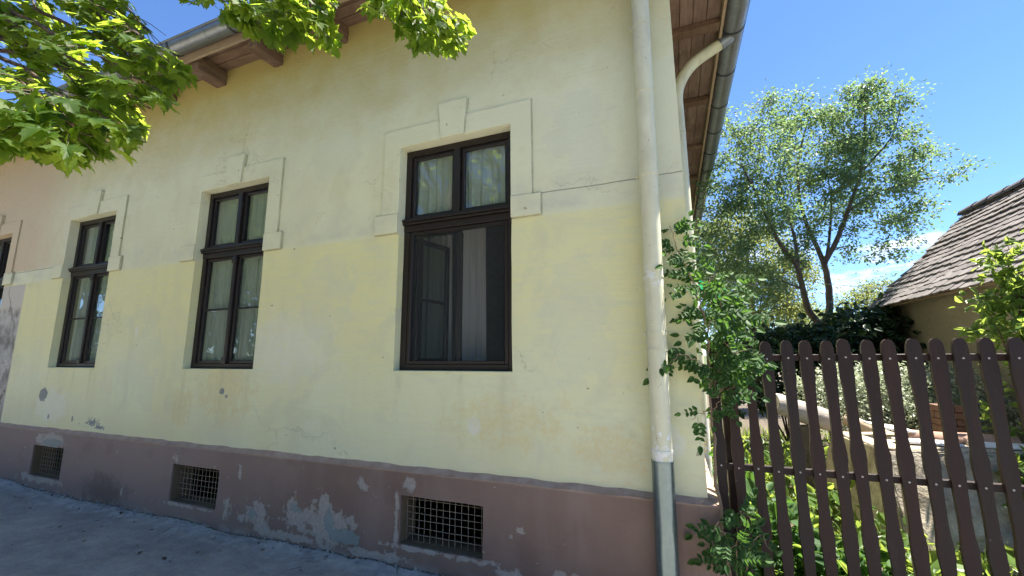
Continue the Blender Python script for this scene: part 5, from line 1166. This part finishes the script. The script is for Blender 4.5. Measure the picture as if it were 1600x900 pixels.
# ------------------------------------------------------------------ trees across the street, mirrored in the panes
def make_street_trees():
    b = Vector((-5.0, -13.5, -0.2)); rnd = random.Random(5)
    limbs = [([tuple(b), tuple(b + Vector((.05, 0, 1.4))), tuple(b + Vector((0, .1, 2.6)))], 0.22, 0.16)]
    for a in range(5):
        e = b + Vector((1.6 * math.cos(a * 1.26), 1.5 * math.sin(a * 1.26), 5.0)); limbs.append(([tuple(b + Vector((0, .1, 2.6))), tuple((b + Vector((0, .1, 2.6))).lerp(e, .5)), tuple(e)], 0.1, 0.03))
    L = [(b + Vector((1.5 * math.cos(a * 1.05) * (0.8 if k else 1.1), 1.4 * math.sin(a * 1.05), 3.9 + 1.7 * k + 0.3 * (a % 2))), (1.1, 1.1, 0.9), 1) for a in range(6) for k in (0, 1)] + [(b + Vector((0, 0, 7.0)), (1, 1, .8), 1)]
    T_ = tree('street_tree', 'round-crowned street tree mirrored in the panes of the middle window', 'tree', limbs, L, 300, 48, 0.16, 'street_leaf', group='trees across the street', clump_r=0.55, seed=12)
    for loc, rz, lab, sc in (((-11.5, -14.2, -.2), 1.2, 'street tree mirrored in the panes of the window by the pink wall end', 1.1), ((0.2, -12.6, -.2), 2.4, 'street tree mirrored in the upper panes of the screened window, left pane', 0.95), ((-2.2, -15.5, -.2), 4.0, 'taller street tree mirrored behind the others in the screened window panes', 1.3), ((-17.5, -13.5, -.2), 3.1, 'street tree mirrored at the left in the window by the pink wall end', 1.15), ((-8.2, -16.5, -.2), 5.0, 'taller street tree standing behind the first row across the street', 1.35)):
        copy_tree(T_, loc, rz, lab, sc)
    for k, (x, y, sc) in enumerate(((-22.5, -13.5, 1.7), (-28.5, -15.5, 1.9), (-35, -14.8, 2.0), (-42, -15.8, 2.2), (-50, -15.2, 2.4), (-60, -16.0, 2.6))):
        copy_tree(T_, (x, y, -.2), k * 1.7, ('first', 'second', 'third', 'fourth', 'fifth', 'last')[k] + ' of the far street trees mirrored down the road in the left windows', sc)
make_street_trees()
def make_hedge():  # unseen hedge, added to block bright sky from the window reflections
    rng = np.random.default_rng(90); n = 26000
    P = np.stack([rng.uniform(-75, 12, n), -17.5 + rng.uniform(-.8, .8, n), rng.uniform(0, 1, n) ** 0.8 * (5.6 + 0.5 * np.sin(np.linspace(0, 60, n))) - 0.2], 1)
    V, Fc = scatter(OVAL, P, rand_dirs(n, 0, rng), rand_dirs(n, 1, rng), rng.uniform(0.25, 0.45, n))
    h = thing('hedge', 'tall leafy hedge added across the street to hide bright sky mirrored in the left windows', 'hedge', loc=(0, 0, 0))
    link('foliage', np_mesh('foliage', V, Fc, 'street_leaf'), h)['kind'] = 'stuff'
    mb = MB()
    for k in range(60): x = -74 + k * 1.44; mb.tube([(x, -17.5, -.25), (x + .1, -17.5, 2.4), (x, -17.4, 5.0)], [.05, .04, .02], 5, False)
    mb.build('stem', 'bark', h)
make_hedge()

# a few fallen bits on the pavement
def make_litter():
    rng = np.random.default_rng(3); n = 70; X = rng.uniform(-8, -1.6, n); Y = -rng.uniform(0.05, 1, n) ** 1.3 * 1.3
    V, Fc = scatter(OVAL, np.stack([X, Y, np.where(X < -6.5, 0.022 * (-6.5 - X), 0) + 0.002 + 0.012 * Y], 1), rand_dirs(n, 0, rng) * np.array([1, 1, 0.05]), rand_dirs(n, 8, rng), rng.uniform(0.015, 0.05, n))
    tag(link('leaf_litter', np_mesh('leaf_litter', V, Fc, 'twig')), 'small dark fallen leaves scattered on the grey pavement', 'leaf litter', kind='stuff')
make_litter()
def make_rubble():
    rng = np.random.default_rng(5); n = 420
    V0 = np.array([(1, 0, 0), (-1, 0, 0), (0, 1, 0), (0, -1, 0), (0, 0, .7), (0, 0, -.7)], float); T0 = np.array([(0, 2, 4), (2, 1, 4), (1, 3, 4), (3, 0, 4), (2, 0, 5), (1, 2, 5), (3, 1, 5), (0, 3, 5)])
    X = rng.uniform(-9, 0.1, n); Y = -0.055 - rng.exponential(0.035, n); P = np.stack([X, Y, np.where(X < -6.5, 0.022 * (-6.5 - X), 0) + 0.004], 1)
    V, Fc = scatter((V0, T0), P, rand_dirs(n, 0, rng), rand_dirs(n, 0.5, rng), rng.uniform(0.003, 0.016, n) * np.where(rng.random(n) < 0.1, 1.6, 1))
    tag(link('mortar_rubble', np_mesh('mortar_rubble', V, Fc, 'kerb_stone')), 'crumbs of fallen mortar along the foot of the plinth', 'rubble', kind='stuff')
make_rubble()
